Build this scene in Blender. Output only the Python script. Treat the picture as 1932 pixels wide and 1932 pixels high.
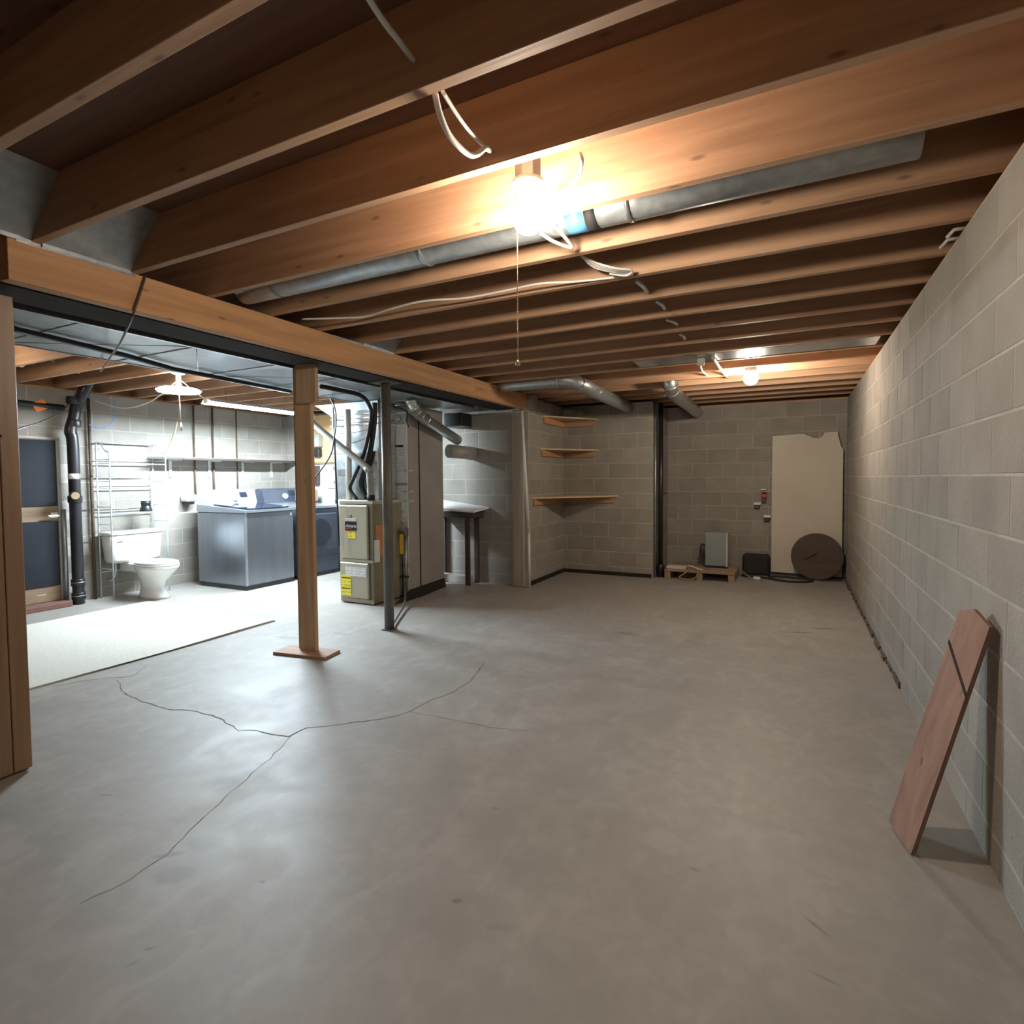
import bpy, math, random
from mathutils import Vector, Matrix
random.seed(7)
for o in list(bpy.data.objects): bpy.data.objects.remove(o, do_unlink=True)
sc = bpy.context.scene
COL = sc.collection
# ------------------------------------------------------------------ camera
FPX, PCX, PCY, CAMH = 1052.6, 966.0, 945.6, 1.342
YAW, PIT, ROL = math.radians(26.77), math.radians(2.26), math.radians(-0.4515)
fw = Vector((-math.sin(YAW)*math.cos(PIT), math.cos(YAW)*math.cos(PIT), -math.sin(PIT)))
rt0 = Vector((math.cos(YAW), math.sin(YAW), 0)); up0 = rt0.cross(fw)
rt = math.cos(ROL)*rt0 + math.sin(ROL)*up0
up = -math.sin(ROL)*rt0 + math.cos(ROL)*up0
cd = bpy.data.cameras.new('camera'); cam = bpy.data.objects.new('camera', cd); COL.objects.link(cam)
cd.sensor_width = 36; cd.sensor_fit = 'HORIZONTAL'; cd.lens = 36*FPX/1932
cd.shift_y = (PCY-966)/1932; cd.clip_start = .02
cam.matrix_world = Matrix(((rt.x, up.x, -fw.x, 0), (rt.y, up.y, -fw.y, 0), (rt.z, up.z, -fw.z, CAMH), (0, 0, 0, 1)))
sc.camera = cam
# ------------------------------------------------------------------ world, exposure
w = bpy.data.worlds.new('world'); sc.world = w; w.use_nodes = True
w.node_tree.nodes['Background'].inputs[0].default_value = (.9, .85, .8, 1)
w.node_tree.nodes['Background'].inputs[1].default_value = 0.02
vs = sc.view_settings
vs.view_transform = 'Standard'; vs.look = 'None'; vs.gamma = 1; vs.exposure = 0.0; vs.use_curve_mapping = False
# lamp strengths (the lamps themselves are built with their fixtures below)
BULB1, BULB2, TUBE, DISC, HALL = 530, 490, 1750, 24, 190

def at(u, v, x=None, y=None, z=None):
    """point on an axis plane seen along a measured direction from the surveyed camera spot"""
    d = rt*((u-PCX)/FPX) - up*((v-PCY)/FPX) + fw
    if x is not None: t = x/d.x
    elif y is not None: t = y/d.y
    else: t = (z-CAMH)/d.z
    return Vector((0, 0, CAMH)) + d*t

# ------------------------------------------------------------------ materials
def nodes(name):
    m = bpy.data.materials.new(name); m.use_nodes = True
    nt = m.node_tree
    return m, nt, nt.nodes['Principled BSDF']
def N(nt, t, **kw):
    n = nt.nodes.new(t)
    for k, v in kw.items():
        if k in n.inputs: n.inputs[k].default_value = v
        else: setattr(n, k, v)
    return n
def c4(c): return (c[0], c[1], c[2], 1)
def coords(nt, scale=(1, 1, 1), rnd=True):
    tc = N(nt, 'ShaderNodeTexCoord'); mp = N(nt, 'ShaderNodeMapping'); mp.inputs['Scale'].default_value = scale
    nt.links.new(tc.outputs['Object'], mp.inputs['Vector'])
    if rnd:
        oi = N(nt, 'ShaderNodeObjectInfo'); ml = N(nt, 'ShaderNodeVectorMath', operation='SCALE')
        ml.inputs[0].default_value = (17, 9, 13); nt.links.new(oi.outputs['Random'], ml.inputs['Scale'])
        nt.links.new(ml.outputs[0], mp.inputs['Location'])
        return mp, oi
    return mp, None
def ramp(nt, fac, stops):
    r = N(nt, 'ShaderNodeValToRGB'); e = r.color_ramp.elements
    while len(e) < len(stops): e.new(.5)
    for i, (p, c) in enumerate(stops): e[i].position = p; e[i].color = c4(c) if len(c) == 3 else c
    nt.links.new(fac, r.inputs[0]); return r
def mixc(nt, fac, a, b, mode='MIX'):
    m = N(nt, 'ShaderNodeMix', data_type='RGBA', blend_type=mode)
    for s, v in ((m.inputs[0], fac), (m.inputs[6], a), (m.inputs[7], b)):
        if hasattr(v, 'links'): nt.links.new(v, s)
        elif isinstance(v, (int, float)): s.default_value = v
        else: s.default_value = c4(v)
    return m.outputs[2]
def math_(nt, op, a, b=None):
    m = N(nt, 'ShaderNodeMath', operation=op)
    for i, v in enumerate((a, b)):
        if v is None: continue
        if hasattr(v, 'links'): nt.links.new(v, m.inputs[i])
        else: m.inputs[i].default_value = v
    return m.outputs[0]
def pm(name, c1, c2=None, scale=6, detail=5, rough=.6, metal=0, bump=0, bscale=None, stretch=(1, 1, 1), rnd=0, rvar=0, spec=None, coat=0):
    m, nt, b = nodes(name); c2 = c2 or tuple(x*.85 for x in c1)
    mp, oi = coords(nt, stretch)
    n = N(nt, 'ShaderNodeTexNoise', Scale=scale, Detail=detail); nt.links.new(mp.outputs[0], n.inputs['Vector'])
    col = ramp(nt, n.outputs['Fac'], ((.3, c2), (.7, c1))).outputs[0]
    if rnd:
        v = math_(nt, 'MULTIPLY_ADD', oi.outputs['Random'], rnd*2); v.node.inputs[2].default_value = 1-rnd
        hs = N(nt, 'ShaderNodeHueSaturation'); nt.links.new(v, hs.inputs['Value']); nt.links.new(col, hs.inputs['Color']); col = hs.outputs[0]
    nt.links.new(col, b.inputs['Base Color'])
    b.inputs['Roughness'].default_value = rough; b.inputs['Metallic'].default_value = metal
    if spec is not None: b.inputs['Specular IOR Level'].default_value = spec
    if coat: b.inputs['Coat Weight'].default_value = coat
    if rvar:
        mr = N(nt, 'ShaderNodeMapRange'); mr.inputs[3].default_value = rough-rvar; mr.inputs[4].default_value = rough+rvar
        nt.links.new(n.outputs['Fac'], mr.inputs[0]); nt.links.new(mr.outputs[0], b.inputs['Roughness'])
    if bump:
        n2 = N(nt, 'ShaderNodeTexNoise', Scale=bscale or scale*6, Detail=3); nt.links.new(mp.outputs[0], n2.inputs['Vector'])
        bp = N(nt, 'ShaderNodeBump', Strength=bump, Distance=.01); nt.links.new(n2.outputs['Fac'], bp.inputs['Height'])
        nt.links.new(bp.outputs[0], b.inputs['Normal'])
    return m
def wood(name, axis, c1, c2, rough=.65, knots=True):
    m, nt, b = nodes(name)
    st = [9, 9, 9]; st['xyz'.index(axis)] = .55
    mp, oi = coords(nt, tuple(st))
    n = N(nt, 'ShaderNodeTexNoise', Scale=2.2, Detail=6, Distortion=.5); nt.links.new(mp.outputs[0], n.inputs['Vector'])
    g = N(nt, 'ShaderNodeTexNoise', Scale=9, Detail=3); nt.links.new(mp.outputs[0], g.inputs['Vector'])
    col = ramp(nt, n.outputs['Fac'], ((.28, c2), (.62, c1), (.8, tuple(min(1, x*1.12) for x in c1)))).outputs[0]
    col = mixc(nt, math_(nt, 'MULTIPLY', g.outputs['Fac'], .28), col, c2)
    if knots:
        st2 = [11, 11, 11]; st2['xyz'.index(axis)] = 3.6
        mp2, _ = coords(nt, tuple(st2))
        v = N(nt, 'ShaderNodeTexVoronoi', Scale=1.0); nt.links.new(mp2.outputs[0], v.inputs['Vector'])
        k = ramp(nt, v.outputs['Distance'], ((.05, (1, 1, 1)), (.12, (0, 0, 0)))).outputs[0]
        col = mixc(nt, math_(nt, 'MULTIPLY', k, .65), col, tuple(x*.35 for x in c2))
    vv = math_(nt, 'MULTIPLY_ADD', oi.outputs['Random'], .22); vv.node.inputs[2].default_value = .89
    hs = N(nt, 'ShaderNodeHueSaturation'); nt.links.new(vv, hs.inputs['Value']); nt.links.new(col, hs.inputs['Color'])
    nt.links.new(hs.outputs[0], b.inputs['Base Color']); b.inputs['Roughness'].default_value = rough
    bp = N(nt, 'ShaderNodeBump', Strength=.12, Distance=.004); nt.links.new(g.outputs['Fac'], bp.inputs['Height']); nt.links.new(bp.outputs[0], b.inputs['Normal'])
    return m
def emis(name, col, s):
    m, nt, b = nodes(name)
    b.inputs['Base Color'].default_value = (1, 1, 1, 1)
    b.inputs['Emission Color'].default_value = c4(col); b.inputs['Emission Strength'].default_value = s
    return m
def printed(name, paper, ink, freq=40, duty=.4, amount=.7, axis=2):
    """paper with rows of print"""
    m, nt, b = nodes(name)
    tc = N(nt, 'ShaderNodeTexCoord'); sp = N(nt, 'ShaderNodeSeparateXYZ'); nt.links.new(tc.outputs['Object'], sp.inputs[0])
    fr = math_(nt, 'FRACT', math_(nt, 'MULTIPLY', sp.outputs[axis], freq))
    row = math_(nt, 'LESS_THAN', fr, duty)
    nz = N(nt, 'ShaderNodeTexNoise', Scale=28, Detail=1); nt.links.new(tc.outputs['Object'], nz.inputs['Vector'])
    wd = math_(nt, 'GREATER_THAN', nz.outputs['Fac'], .44)
    col = mixc(nt, math_(nt, 'MULTIPLY', math_(nt, 'MULTIPLY', row, wd), amount), paper, ink)
    nt.links.new(col, b.inputs['Base Color']); b.inputs['Roughness'].default_value = .55
    return m

PINE, PINE2 = (.47, .285, .17), (.32, .18, .10)
M = {}
M['wx'] = wood('pine_x', 'x', PINE, PINE2); M['wy'] = wood('pine_y', 'y', (.53, .29, .13), (.36, .18, .075)); M['wz'] = wood('pine_z', 'z', (.50, .33, .19), (.36, .22, .12))
M['darkwood_y'] = wood('dark_pine_y', 'y', (.20, .12, .07), (.12, .07, .04), knots=False)
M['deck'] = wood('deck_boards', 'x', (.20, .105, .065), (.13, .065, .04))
M['panelling'] = wood('panelling_z', 'z', (.27, .165, .095), (.18, .105, .06), rough=.45, knots=False)
M['plank'] = wood('weathered_plank', 'z', (.34, .20, .14), (.22, .12, .085), rough=.8)
M['old_x'] = wood('old_pallet_x', 'x', (.34, .25, .17), (.22, .15, .10), rough=.85)
M['old_y'] = wood('old_pallet_y', 'y', (.34, .25, .17), (.22, .15, .10), rough=.85)
M['brownwood'] = wood('brown_round_top', 'x', (.085, .058, .045), (.06, .04, .03), rough=.8, knots=False)
M['block'] = pm('concrete_block', (.315, .288, .25), (.25, .227, .196), scale=3.2, detail=8, rough=.9, bump=.5, bscale=60, rnd=.07)
M['mortar'] = pm('mortar', (.44, .41, .36), (.33, .305, .265), scale=5, rough=.95, bump=.3, bscale=50)
M['galv'] = pm('galvanised_sheet', (.44, .47, .485), (.33, .36, .375), scale=22, detail=2, rough=.4, metal=.75, rvar=.1)
M['galv_dull'] = pm('dull_grey_sheet', (.36, .34, .32), (.31, .29, .27), scale=3, rough=.55, metal=.15)
M['galv_bright'] = pm('bright_galvanised_pipe', (.66, .68, .69), (.5, .52, .53), scale=15, rough=.28, metal=.95)
M['galv_lit'] = pm('galvanised_lit_tone', (.74, .79, .78), (.62, .67, .66), scale=4, rough=.4, metal=.2)  # lightened base colour stands in for the bright room reflected in the sheet
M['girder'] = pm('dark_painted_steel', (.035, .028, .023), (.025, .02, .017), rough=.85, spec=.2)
M['greypaint'] = pm('grey_painted_steel', (.15, .145, .13), (.11, .105, .095), scale=8, rough=.5, metal=.2)
M['black'] = pm('black_plastic', (.018, .018, .022), (.012, .012, .015), rough=.35)
M['blackmatt'] = pm('black_rubber', (.02, .019, .019), (.014, .013, .013), rough=.7)
M['pvc'] = pm('white_pvc', (.72, .71, .67), (.62, .61, .57), rough=.4)
M['greypvc'] = pm('grey_pvc', (.36, .36, .34), (.30, .30, .28), rough=.45)
M['whitecable'] = pm('white_cable', (.74, .72, .68), (.6, .58, .54), rough=.5)
M['browncable'] = pm('brown_cable', (.07, .045, .04), (.05, .03, .03), rough=.5)
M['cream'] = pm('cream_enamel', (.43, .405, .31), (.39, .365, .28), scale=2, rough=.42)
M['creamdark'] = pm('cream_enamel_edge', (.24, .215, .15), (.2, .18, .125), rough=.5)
M['yellow'] = printed('yellow_sticker', (.86, .74, .06), (.35, .27, .02), freq=26, duty=.32, amount=.6)
M['yellowplain'] = pm('yellow_tag', (.83, .52, .04), (.7, .4, .03), rough=.5)
M['paper'] = printed('printed_paper', (.72, .73, .73), (.30, .31, .32), freq=34, duty=.42, amount=.55)
M['paperplain'] = pm('white_paper', (.78, .78, .77), (.7, .7, .69), rough=.6)
M['tape'] = pm('clear_tape', (.52, .50, .46), rough=.3)
M['bluetape'] = pm('blue_tape', (.10, .36, .78), rough=.5)
M['red'] = pm('red_mark', (.55, .05, .04), rough=.5)
M['orange'] = pm('orange_plastic', (.80, .22, .04), rough=.5)
M['stainless'] = pm('brushed_stainless', (.27, .29, .325), (.235, .255, .29), scale=3, detail=3, rough=.27, metal=.85, stretch=(6, 6, .4))
M['washerside'] = pm('washer_side', (.40, .43, .47), (.33, .36, .40), scale=2, rough=.32, metal=.7)
M['slate'] = pm('slate_enamel', (.075, .09, .125), (.055, .07, .10), rough=.28, metal=.3)
M['console'] = pm('silver_console', (.62, .66, .74), (.54, .58, .67), rough=.25, metal=.5)
M['glassdark'] = pm('dark_glass', (.02, .025, .04), rough=.06)
M['porcelain'] = pm('porcelain', (.82, .81, .78), (.78, .77, .74), rough=.12, coat=.5)
M['rug'] = pm('cream_rug', (.72, .70, .62), (.62, .60, .53), scale=40, rough=.95, bump=.5, bscale=220)
M['chrome'] = pm('chrome_wire', (.70, .76, .86), rough=.3, metal=.5)
M['whitepaint'] = pm('white_paint', (.78, .77, .73), (.70, .69, .65), scale=2.5, rough=.5)
M['laminate'] = pm('white_laminate', (.80, .81, .82), rough=.2)
M['panelboard'] = pm('cream_board', (.60, .555, .46), (.54, .495, .40), scale=2, rough=.75)
M['greybox'] = pm('grey_foam_box', (.27, .30, .30), (.23, .26, .26), scale=2, rough=.6)
M['palebox'] = pm('pale_box_face', (.52, .50, .48), (.40, .385, .365), scale=4, rough=.6)
M['card'] = pm('cardboard', (.34, .25, .16), (.28, .2, .13), rough=.8)
M['plyyellow'] = wood('yellow_plywood', 'z', (.78, .52, .24), (.66, .42, .18), knots=False)
M['doordark'] = pm('dark_slate_panel', (.020, .022, .028), (.015, .017, .022), scale=1.5, rough=.75, spec=.2)
M['doorwood'] = wood('door_rail', 'y', (.28, .19, .12), (.2, .13, .08), knots=False)
M['brick'] = pm('red_threshold', (.19, .09, .07), (.14, .065, .05), rough=.8)
M['rust'] = pm('rusty_pipe', (.13, .085, .055), (.085, .055, .035), scale=20, rough=.7, metal=.3)
M['blue'] = pm('blue_cable', (.12, .28, .62), rough=.4)
M['brass'] = pm('brass_chain', (.66, .50, .28), rough=.3, metal=.9)
M['tan'] = pm('tan_plug', (.42, .30, .17), rough=.5)
M['plate'] = pm('white_porcelain_plate', (.78, .76, .72), rough=.3)
M['crack'] = pm('crack_dark', (.17, .155, .135), rough=.95)
M['foil'] = pm('foil_tape', (.75, .78, .8), (.55, .58, .6), scale=9, rough=.25, metal=.9)
M['insul'] = pm('orange_wire_jacket', (.50, .22, .11), rough=.6)

def floor_mat():
    m, nt, b = nodes('concrete_floor')
    mp, _ = coords(nt, (1, 1, 1), rnd=False)
    def noise(sc_, d, dist=0, st=None):
        v = mp.outputs[0]
        if st:
            m2 = N(nt, 'ShaderNodeMapping'); m2.inputs['Scale'].default_value = st; nt.links.new(v, m2.inputs[0]); v = m2.outputs[0]
        n = N(nt, 'ShaderNodeTexNoise', Scale=sc_, Detail=d, Distortion=dist); nt.links.new(v, n.inputs['Vector']); return n.outputs['Fac']
    big = noise(.8, 4, .6); med = noise(4, 7, .4); fine = noise(40, 5); streak = noise(2.2, 6, .8, (1.6, .55, 1))
    col = ramp(nt, big, ((.3, (.315, .293, .262)), (.7, (.375, .35, .315)))).outputs[0]
    col = mixc(nt, math_(nt, 'MULTIPLY', ramp(nt, med, ((.35, (1, 1, 1)), (.62, (0, 0, 0)))).outputs[0], .62), col, (.27, .252, .228))
    col = mixc(nt, math_(nt, 'MULTIPLY', ramp(nt, streak, ((.56, (0, 0, 0)), (.72, (1, 1, 1)))).outputs[0], .35), col, (.45, .42, .38))
    col = mixc(nt, math_(nt, 'MULTIPLY', fine, .18), col, (.22, .2, .17))
    col = mixc(nt, math_(nt, 'MULTIPLY', ramp(nt, noise(11, 9, .6), ((.42, (1, 1, 1)), (.58, (0, 0, 0)))).outputs[0], .35), col, (.26, .24, .215))
    col = mixc(nt, math_(nt, 'MULTIPLY', ramp(nt, noise(7, 9, 1.0, (1, .6, 1)), ((.55, (0, 0, 0)), (.68, (1, 1, 1)))).outputs[0], .22), col, (.45, .42, .38))
    # oil and water stains with a shape of their own: (x, y, half length, half width, angle, depth)
    wob = N(nt, 'ShaderNodeTexNoise', Scale=5, Detail=4); nt.links.new(mp.outputs[0], wob.inputs['Vector'])
    stain = None
    for (u, v, L, W, ang, k) in STAINS:
        p = at(u, v, z=0)
        m2 = N(nt, 'ShaderNodeMapping', vector_type='TEXTURE'); m2.inputs['Location'].default_value = p
        m2.inputs['Rotation'].default_value = (0, 0, math.radians(ang)); m2.inputs['Scale'].default_value = (L, W, 1)
        nt.links.new(mp.outputs[0], m2.inputs[0])
        ln = N(nt, 'ShaderNodeVectorMath', operation='LENGTH'); nt.links.new(m2.outputs[0], ln.inputs[0])
        d = math_(nt, 'ADD', ln.outputs['Value'], math_(nt, 'MULTIPLY', wob.outputs['Fac'], 1.4))
        mr = N(nt, 'ShaderNodeMapRange', interpolation_type='SMOOTHSTEP'); mr.inputs[1].default_value = 1.75; mr.inputs[2].default_value = 1.05
        mr.inputs[4].default_value = k*.75; nt.links.new(d, mr.inputs[0])
        stain = mr.outputs[0] if stain is None else math_(nt, 'MAXIMUM', stain, mr.outputs[0])
    col = mixc(nt, stain, col, (.075, .062, .05))
    nt.links.new(col, b.inputs['Base Color'])
    mr = N(nt, 'ShaderNodeMapRange'); mr.inputs[1].default_value = .3; mr.inputs[2].default_value = .7; mr.inputs[3].default_value = .47; mr.inputs[4].default_value = .58
    nt.links.new(med, mr.inputs[0]); nt.links.new(mr.outputs[0], b.inputs['Roughness'])
    bp = N(nt, 'ShaderNodeBump', Strength=.06, Distance=.006); nt.links.new(noise(30, 8), bp.inputs['Height']); nt.links.new(bp.outputs[0], b.inputs['Normal'])
    b.inputs['Specular IOR Level'].default_value = .5
    return m
STAINS = [(1560, 1186, .17, .03, 20, .75), (1500, 1193, .2, .016, 20, .7), (1180, 1195, .12, .05, 0, .45), (862, 1700, .02, .012, 30, .6), (318, 1613, .07, .02, 40, .55),
          (1537, 1745, .07, .010, -40, .5), (1560, 1848, .05, .010, -10, .45), (385, 1590, .09, .06, 20, .35), (330, 1650, .10, .05, 35, .4), (200, 1500, .05, .015, 30, .5),
          (545, 1203, .12, .05, 10, .35), (280, 1790, .03, .012, 40, .5), (935, 1525, .02, .01, 0, .5), (1310, 1640, .03, .014, 0, .4), (495, 1664, .012, .01, 0, .6), (640, 1195, .1, .04, 0, .25),
          (250, 1818, .03, .01, 60, .4), (940, 1750, .05, .02, 20, .22), (400, 1330, .2, .10, 30, .22)]

# ------------------------------------------------------------------ mesh helpers
class MB:
    def __init__(s): s.v = []; s.f = []; s.smooth = []
    def add(s, vs, fs, smooth=False):
        b = len(s.v); s.v += [Vector(v) for v in vs]; s.f += [tuple(i+b for i in f) for f in fs]; s.smooth += [smooth]*len(fs); return s
    def box(s, x0, x1, y0, y1, z0, z1, R=None, c=None):
        vs = [Vector((x, y, z)) for x in (x0, x1) for y in (y0, y1) for z in (z0, z1)]
        if R is not None:
            c = Vector(c) if c is not None else Vector(((x0+x1)/2, (y0+y1)/2, (z0+z1)/2)); vs = [c+R@(v-c) for v in vs]
        return s.add(vs, [(0, 1, 3, 2), (4, 6, 7, 5), (0, 4, 5, 1), (2, 3, 7, 6), (0, 2, 6, 4), (1, 5, 7, 3)])
    def bbox(s, x0, x1, y0, y1, z0, z1, b=.01):
        """box with chamfered edges"""
        lo = Vector((x0, y0, z0)); hi = Vector((x1, y1, z1)); vs = []; idx = {}
        for sx in (0, 1):
            for sy in (0, 1):
                for sz in (0, 1):
                    sg = (sx, sy, sz)
                    for a in range(3):
                        p = Vector()
                        for i in range(3):
                            e = (lo, hi)[sg[i]][i]; p[i] = e if i == a else e+(b if sg[i] == 0 else -b)
                        idx[(sg, a)] = len(vs); vs.append(p)
        fs = []
        for a in range(3):
            u, v = [(1, 2), (2, 0), (0, 1)][a]
            for sgn in (0, 1):
                q = []
                for su, sv in ((0, 0), (1, 0), (1, 1), (0, 1)):
                    t = [0, 0, 0]; t[a] = sgn; t[u] = su; t[v] = sv; q.append(idx[(tuple(t), a)])
                fs.append(tuple(q if sgn else q[::-1]))
        for a in range(3):
            u, v = [(1, 2), (2, 0), (0, 1)][a]
            for su in (0, 1):
                for sv in (0, 1):
                    t0 = [0]*3; t1 = [0]*3; t0[a] = 0; t1[a] = 1
                    for t in (t0, t1): t[u] = su; t[v] = sv
                    t0, t1 = tuple(t0), tuple(t1)
                    q = (idx[(t0, u)], idx[(t1, u)], idx[(t1, v)], idx[(t0, v)]); fs.append(q if (su ^ sv) else q[::-1])
        for sx in (0, 1):
            for sy in (0, 1):
                for sz in (0, 1):
                    t = (sx, sy, sz); q = (idx[(t, 0)], idx[(t, 1)], idx[(t, 2)]); fs.append(q if (sx+sy+sz) % 2 else q[::-1])
        return s.add(vs, fs)
    def prism(s, pts, vec):
        """polygon pts extruded along vec"""
        n = len(pts); vec = Vector(vec); a = [Vector(p) for p in pts]; b = [p+vec for p in a]
        return s.add(a+b, [tuple(range(n))[::-1], tuple(range(n, 2*n))]+[(i, (i+1) % n, n+(i+1) % n, n+i) for i in range(n)])
    def tube(s, pts, r, n=10, cap=True, smooth=True):
        pts = [Vector(p) for p in pts]; rs = r if isinstance(r, (list, tuple)) else [r]*len(pts); rings = []; prev = None
        for i, p in enumerate(pts):
            d = (pts[min(i+1, len(pts)-1)]-pts[max(i-1, 0)]).normalized()
            if prev is None:
                a = Vector((0, 0, 1)) if abs(d.z) < .9 else Vector((1, 0, 0)); u = d.cross(a).normalized()
            else: u = (prev-d*prev.dot(d)).normalized()
            prev = u; v = d.cross(u)
            rings.append([p+(u*math.cos(t)+v*math.sin(t))*rs[i] for t in (2*math.pi*k/n for k in range(n))])
        vs = [q for rg in rings for q in rg]; fs = []
        for i in range(len(pts)-1):
            for k in range(n): fs.append((i*n+k, i*n+(k+1) % n, (i+1)*n+(k+1) % n, (i+1)*n+k))
        s.add(vs, fs, smooth)
        if cap:
            s.add(rings[0], [tuple(range(n))[::-1]]); s.add(rings[-1], [tuple(range(n))])
        return s
    def lathe(s, prof, c=(0, 0, 0), n=20, sx=1, sy=1, axis=None, smooth=True):
        """profile [(r, z)] about the vertical (or given axis) through c"""
        c = Vector(c); vs = []; fs = []
        R = Matrix.Identity(3) if axis is None else Vector((0, 0, 1)).rotation_difference(Vector(axis).normalized()).to_matrix()
        for r, z in prof:
            for k in range(n):
                t = 2*math.pi*k/n; vs.append(c+R@Vector((r*math.cos(t)*sx, r*math.sin(t)*sy, z)))
        for i in range(len(prof)-1):
            for k in range(n): fs.append((i*n+k, i*n+(k+1) % n, (i+1)*n+(k+1) % n, (i+1)*n+k))
        s.add(vs, fs, smooth)
        for i, rev in ((0, True), (len(prof)-1, False)):
            if prof[i][0] > 1e-4:
                q = tuple(range(n)); s.add([vs[i*n+k] for k in range(n)], [q[::-1] if rev else q])
        return s
def mesh(name, mb, mat, off=Vector()):
    me = bpy.data.meshes.new(name); me.from_pydata([v-off for v in mb.v], [], mb.f); me.update()
    me.polygons.foreach_set('use_smooth', mb.smooth)
    import bmesh as bm_
    b = bm_.new(); b.from_mesh(me); bm_.ops.remove_doubles(b, verts=b.verts, dist=1e-5); bm_.ops.recalc_face_normals(b, faces=b.faces); b.to_mesh(me); b.free()
    if mat: me.materials.append(M[mat] if isinstance(mat, str) else mat)
    return me
def put(name, me, parent=None, loc=(0, 0, 0)):
    o = bpy.data.objects.new(name, me); COL.objects.link(o); o.location = loc; o.parent = parent; return o
def tag(o, label=None, cat=None, group=None, kind=None):
    for k, v in (('label', label), ('category', cat), ('group', group), ('kind', kind)):
        if v: o[k] = v
    return o
def thing(name, loc, label, cat, group=None):
    o = put(name, None, None, loc); o['off'] = 0; del o['off']; OFF[o.name] = Vector(loc); return tag(o, label, cat, group)
OFF = {}
def root(o):
    while o.parent: o = o.parent
    return o
def part(name, mb, mat, parent, label=None, kind=None):
    o = put(name, mesh(name, mb, mat, OFF[root(parent).name]), parent); return tag(o, label, kind=kind)
def single(name, mb, mat, label, cat, group=None, kind=None):
    mn = Vector((sum(v.x for v in mb.v)/len(mb.v), sum(v.y for v in mb.v)/len(mb.v), min(v.z for v in mb.v)))
    o = put(name, mesh(name, mb, mat, mn), None, mn); OFF[o.name] = mn; return tag(o, label, cat, group, kind)
def struct(name, mb, mat, label=None, cat=None):
    o = put(name, mesh(name, mb, mat)); OFF[o.name] = Vector(); return tag(o, label, cat, kind='structure')
def smooth_path(pts, n=6):
    pts = [Vector(p) for p in pts]; out = []
    for i in range(len(pts)-1):
        p0, p1, p2, p3 = pts[max(i-1, 0)], pts[i], pts[i+1], pts[min(i+2, len(pts)-1)]
        for k in range(n):
            t = k/n; out.append(.5*((2*p1)+(p2-p0)*t+(2*p0-5*p1+4*p2-p3)*t*t+(3*p1-p0-3*p2+p3)*t**3))
    return out+[pts[-1]]

# ================================================================== THE SHELL
XR, XL, YB, YE, ZW, ZJ, ZD = .62, -7.2, 8.5, 6.3, 2.36, 2.38, 2.615
YN, XN, XC = 7.5, -2.95, -1.68     # recess: face of the back bay, its left side, its right end
floor = struct('floor', MB().box(XL-.2, XR+.2, -2.7, YB+.2, -.12, 0), floor_mat(), 'worn grey concrete slab floor with cracks and stains', 'floor')
# cracks in the slab
def crack(pix, w0):
    pts = [at(u, v, z=0) for u, v in pix]; P = []
    for i in range(len(pts)-1):
        n = max(2, int((pts[i+1]-pts[i]).length/.04))
        for k in range(n):
            q = pts[i].lerp(pts[i+1], k/n); P.append(q+Vector((random.uniform(-.008, .008), random.uniform(-.008, .008), 0)))
    P.append(pts[-1]); L = []; R = []
    for i, p in enumerate(P):
        d = (P[min(i+1, len(P)-1)]-P[max(i-1, 0)]).normalized(); nrm = Vector((-d.y, d.x, 0)); ww = w0*random.uniform(.4, 1.2)
        L.append(p+nrm*ww+Vector((0, 0, .0012))); R.append(p-nrm*ww+Vector((0, 0, .0012)))
    mb = MB(); n = len(P); mb.add(L+R, [(i, i+1, n+i+1, n+i) for i in range(n-1)]); part('crack', mb, 'crack', floor)
crack([(105, 1294), (152, 1286), (203, 1279), (228, 1279), (254, 1274), (275, 1258)], .003)
crack([(221, 1283), (235, 1310), (275, 1326), (326, 1339), (355, 1339), (417, 1355), (449, 1379), (482, 1379), (547, 1390), (580, 1373), (634, 1368), (700, 1359)], .0032)
crack([(700, 1359), (745, 1352), (772, 1342), (800, 1327), (860, 1303), (893, 1280), (912, 1250)], .0028)
crack([(547, 1390), (500, 1440), (440, 1490), (380, 1545), (320, 1610), (240, 1660), (150, 1706)], .0012)
crack([(772, 1342), (840, 1355), (920, 1372), (1000, 1380)], .0016)

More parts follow.
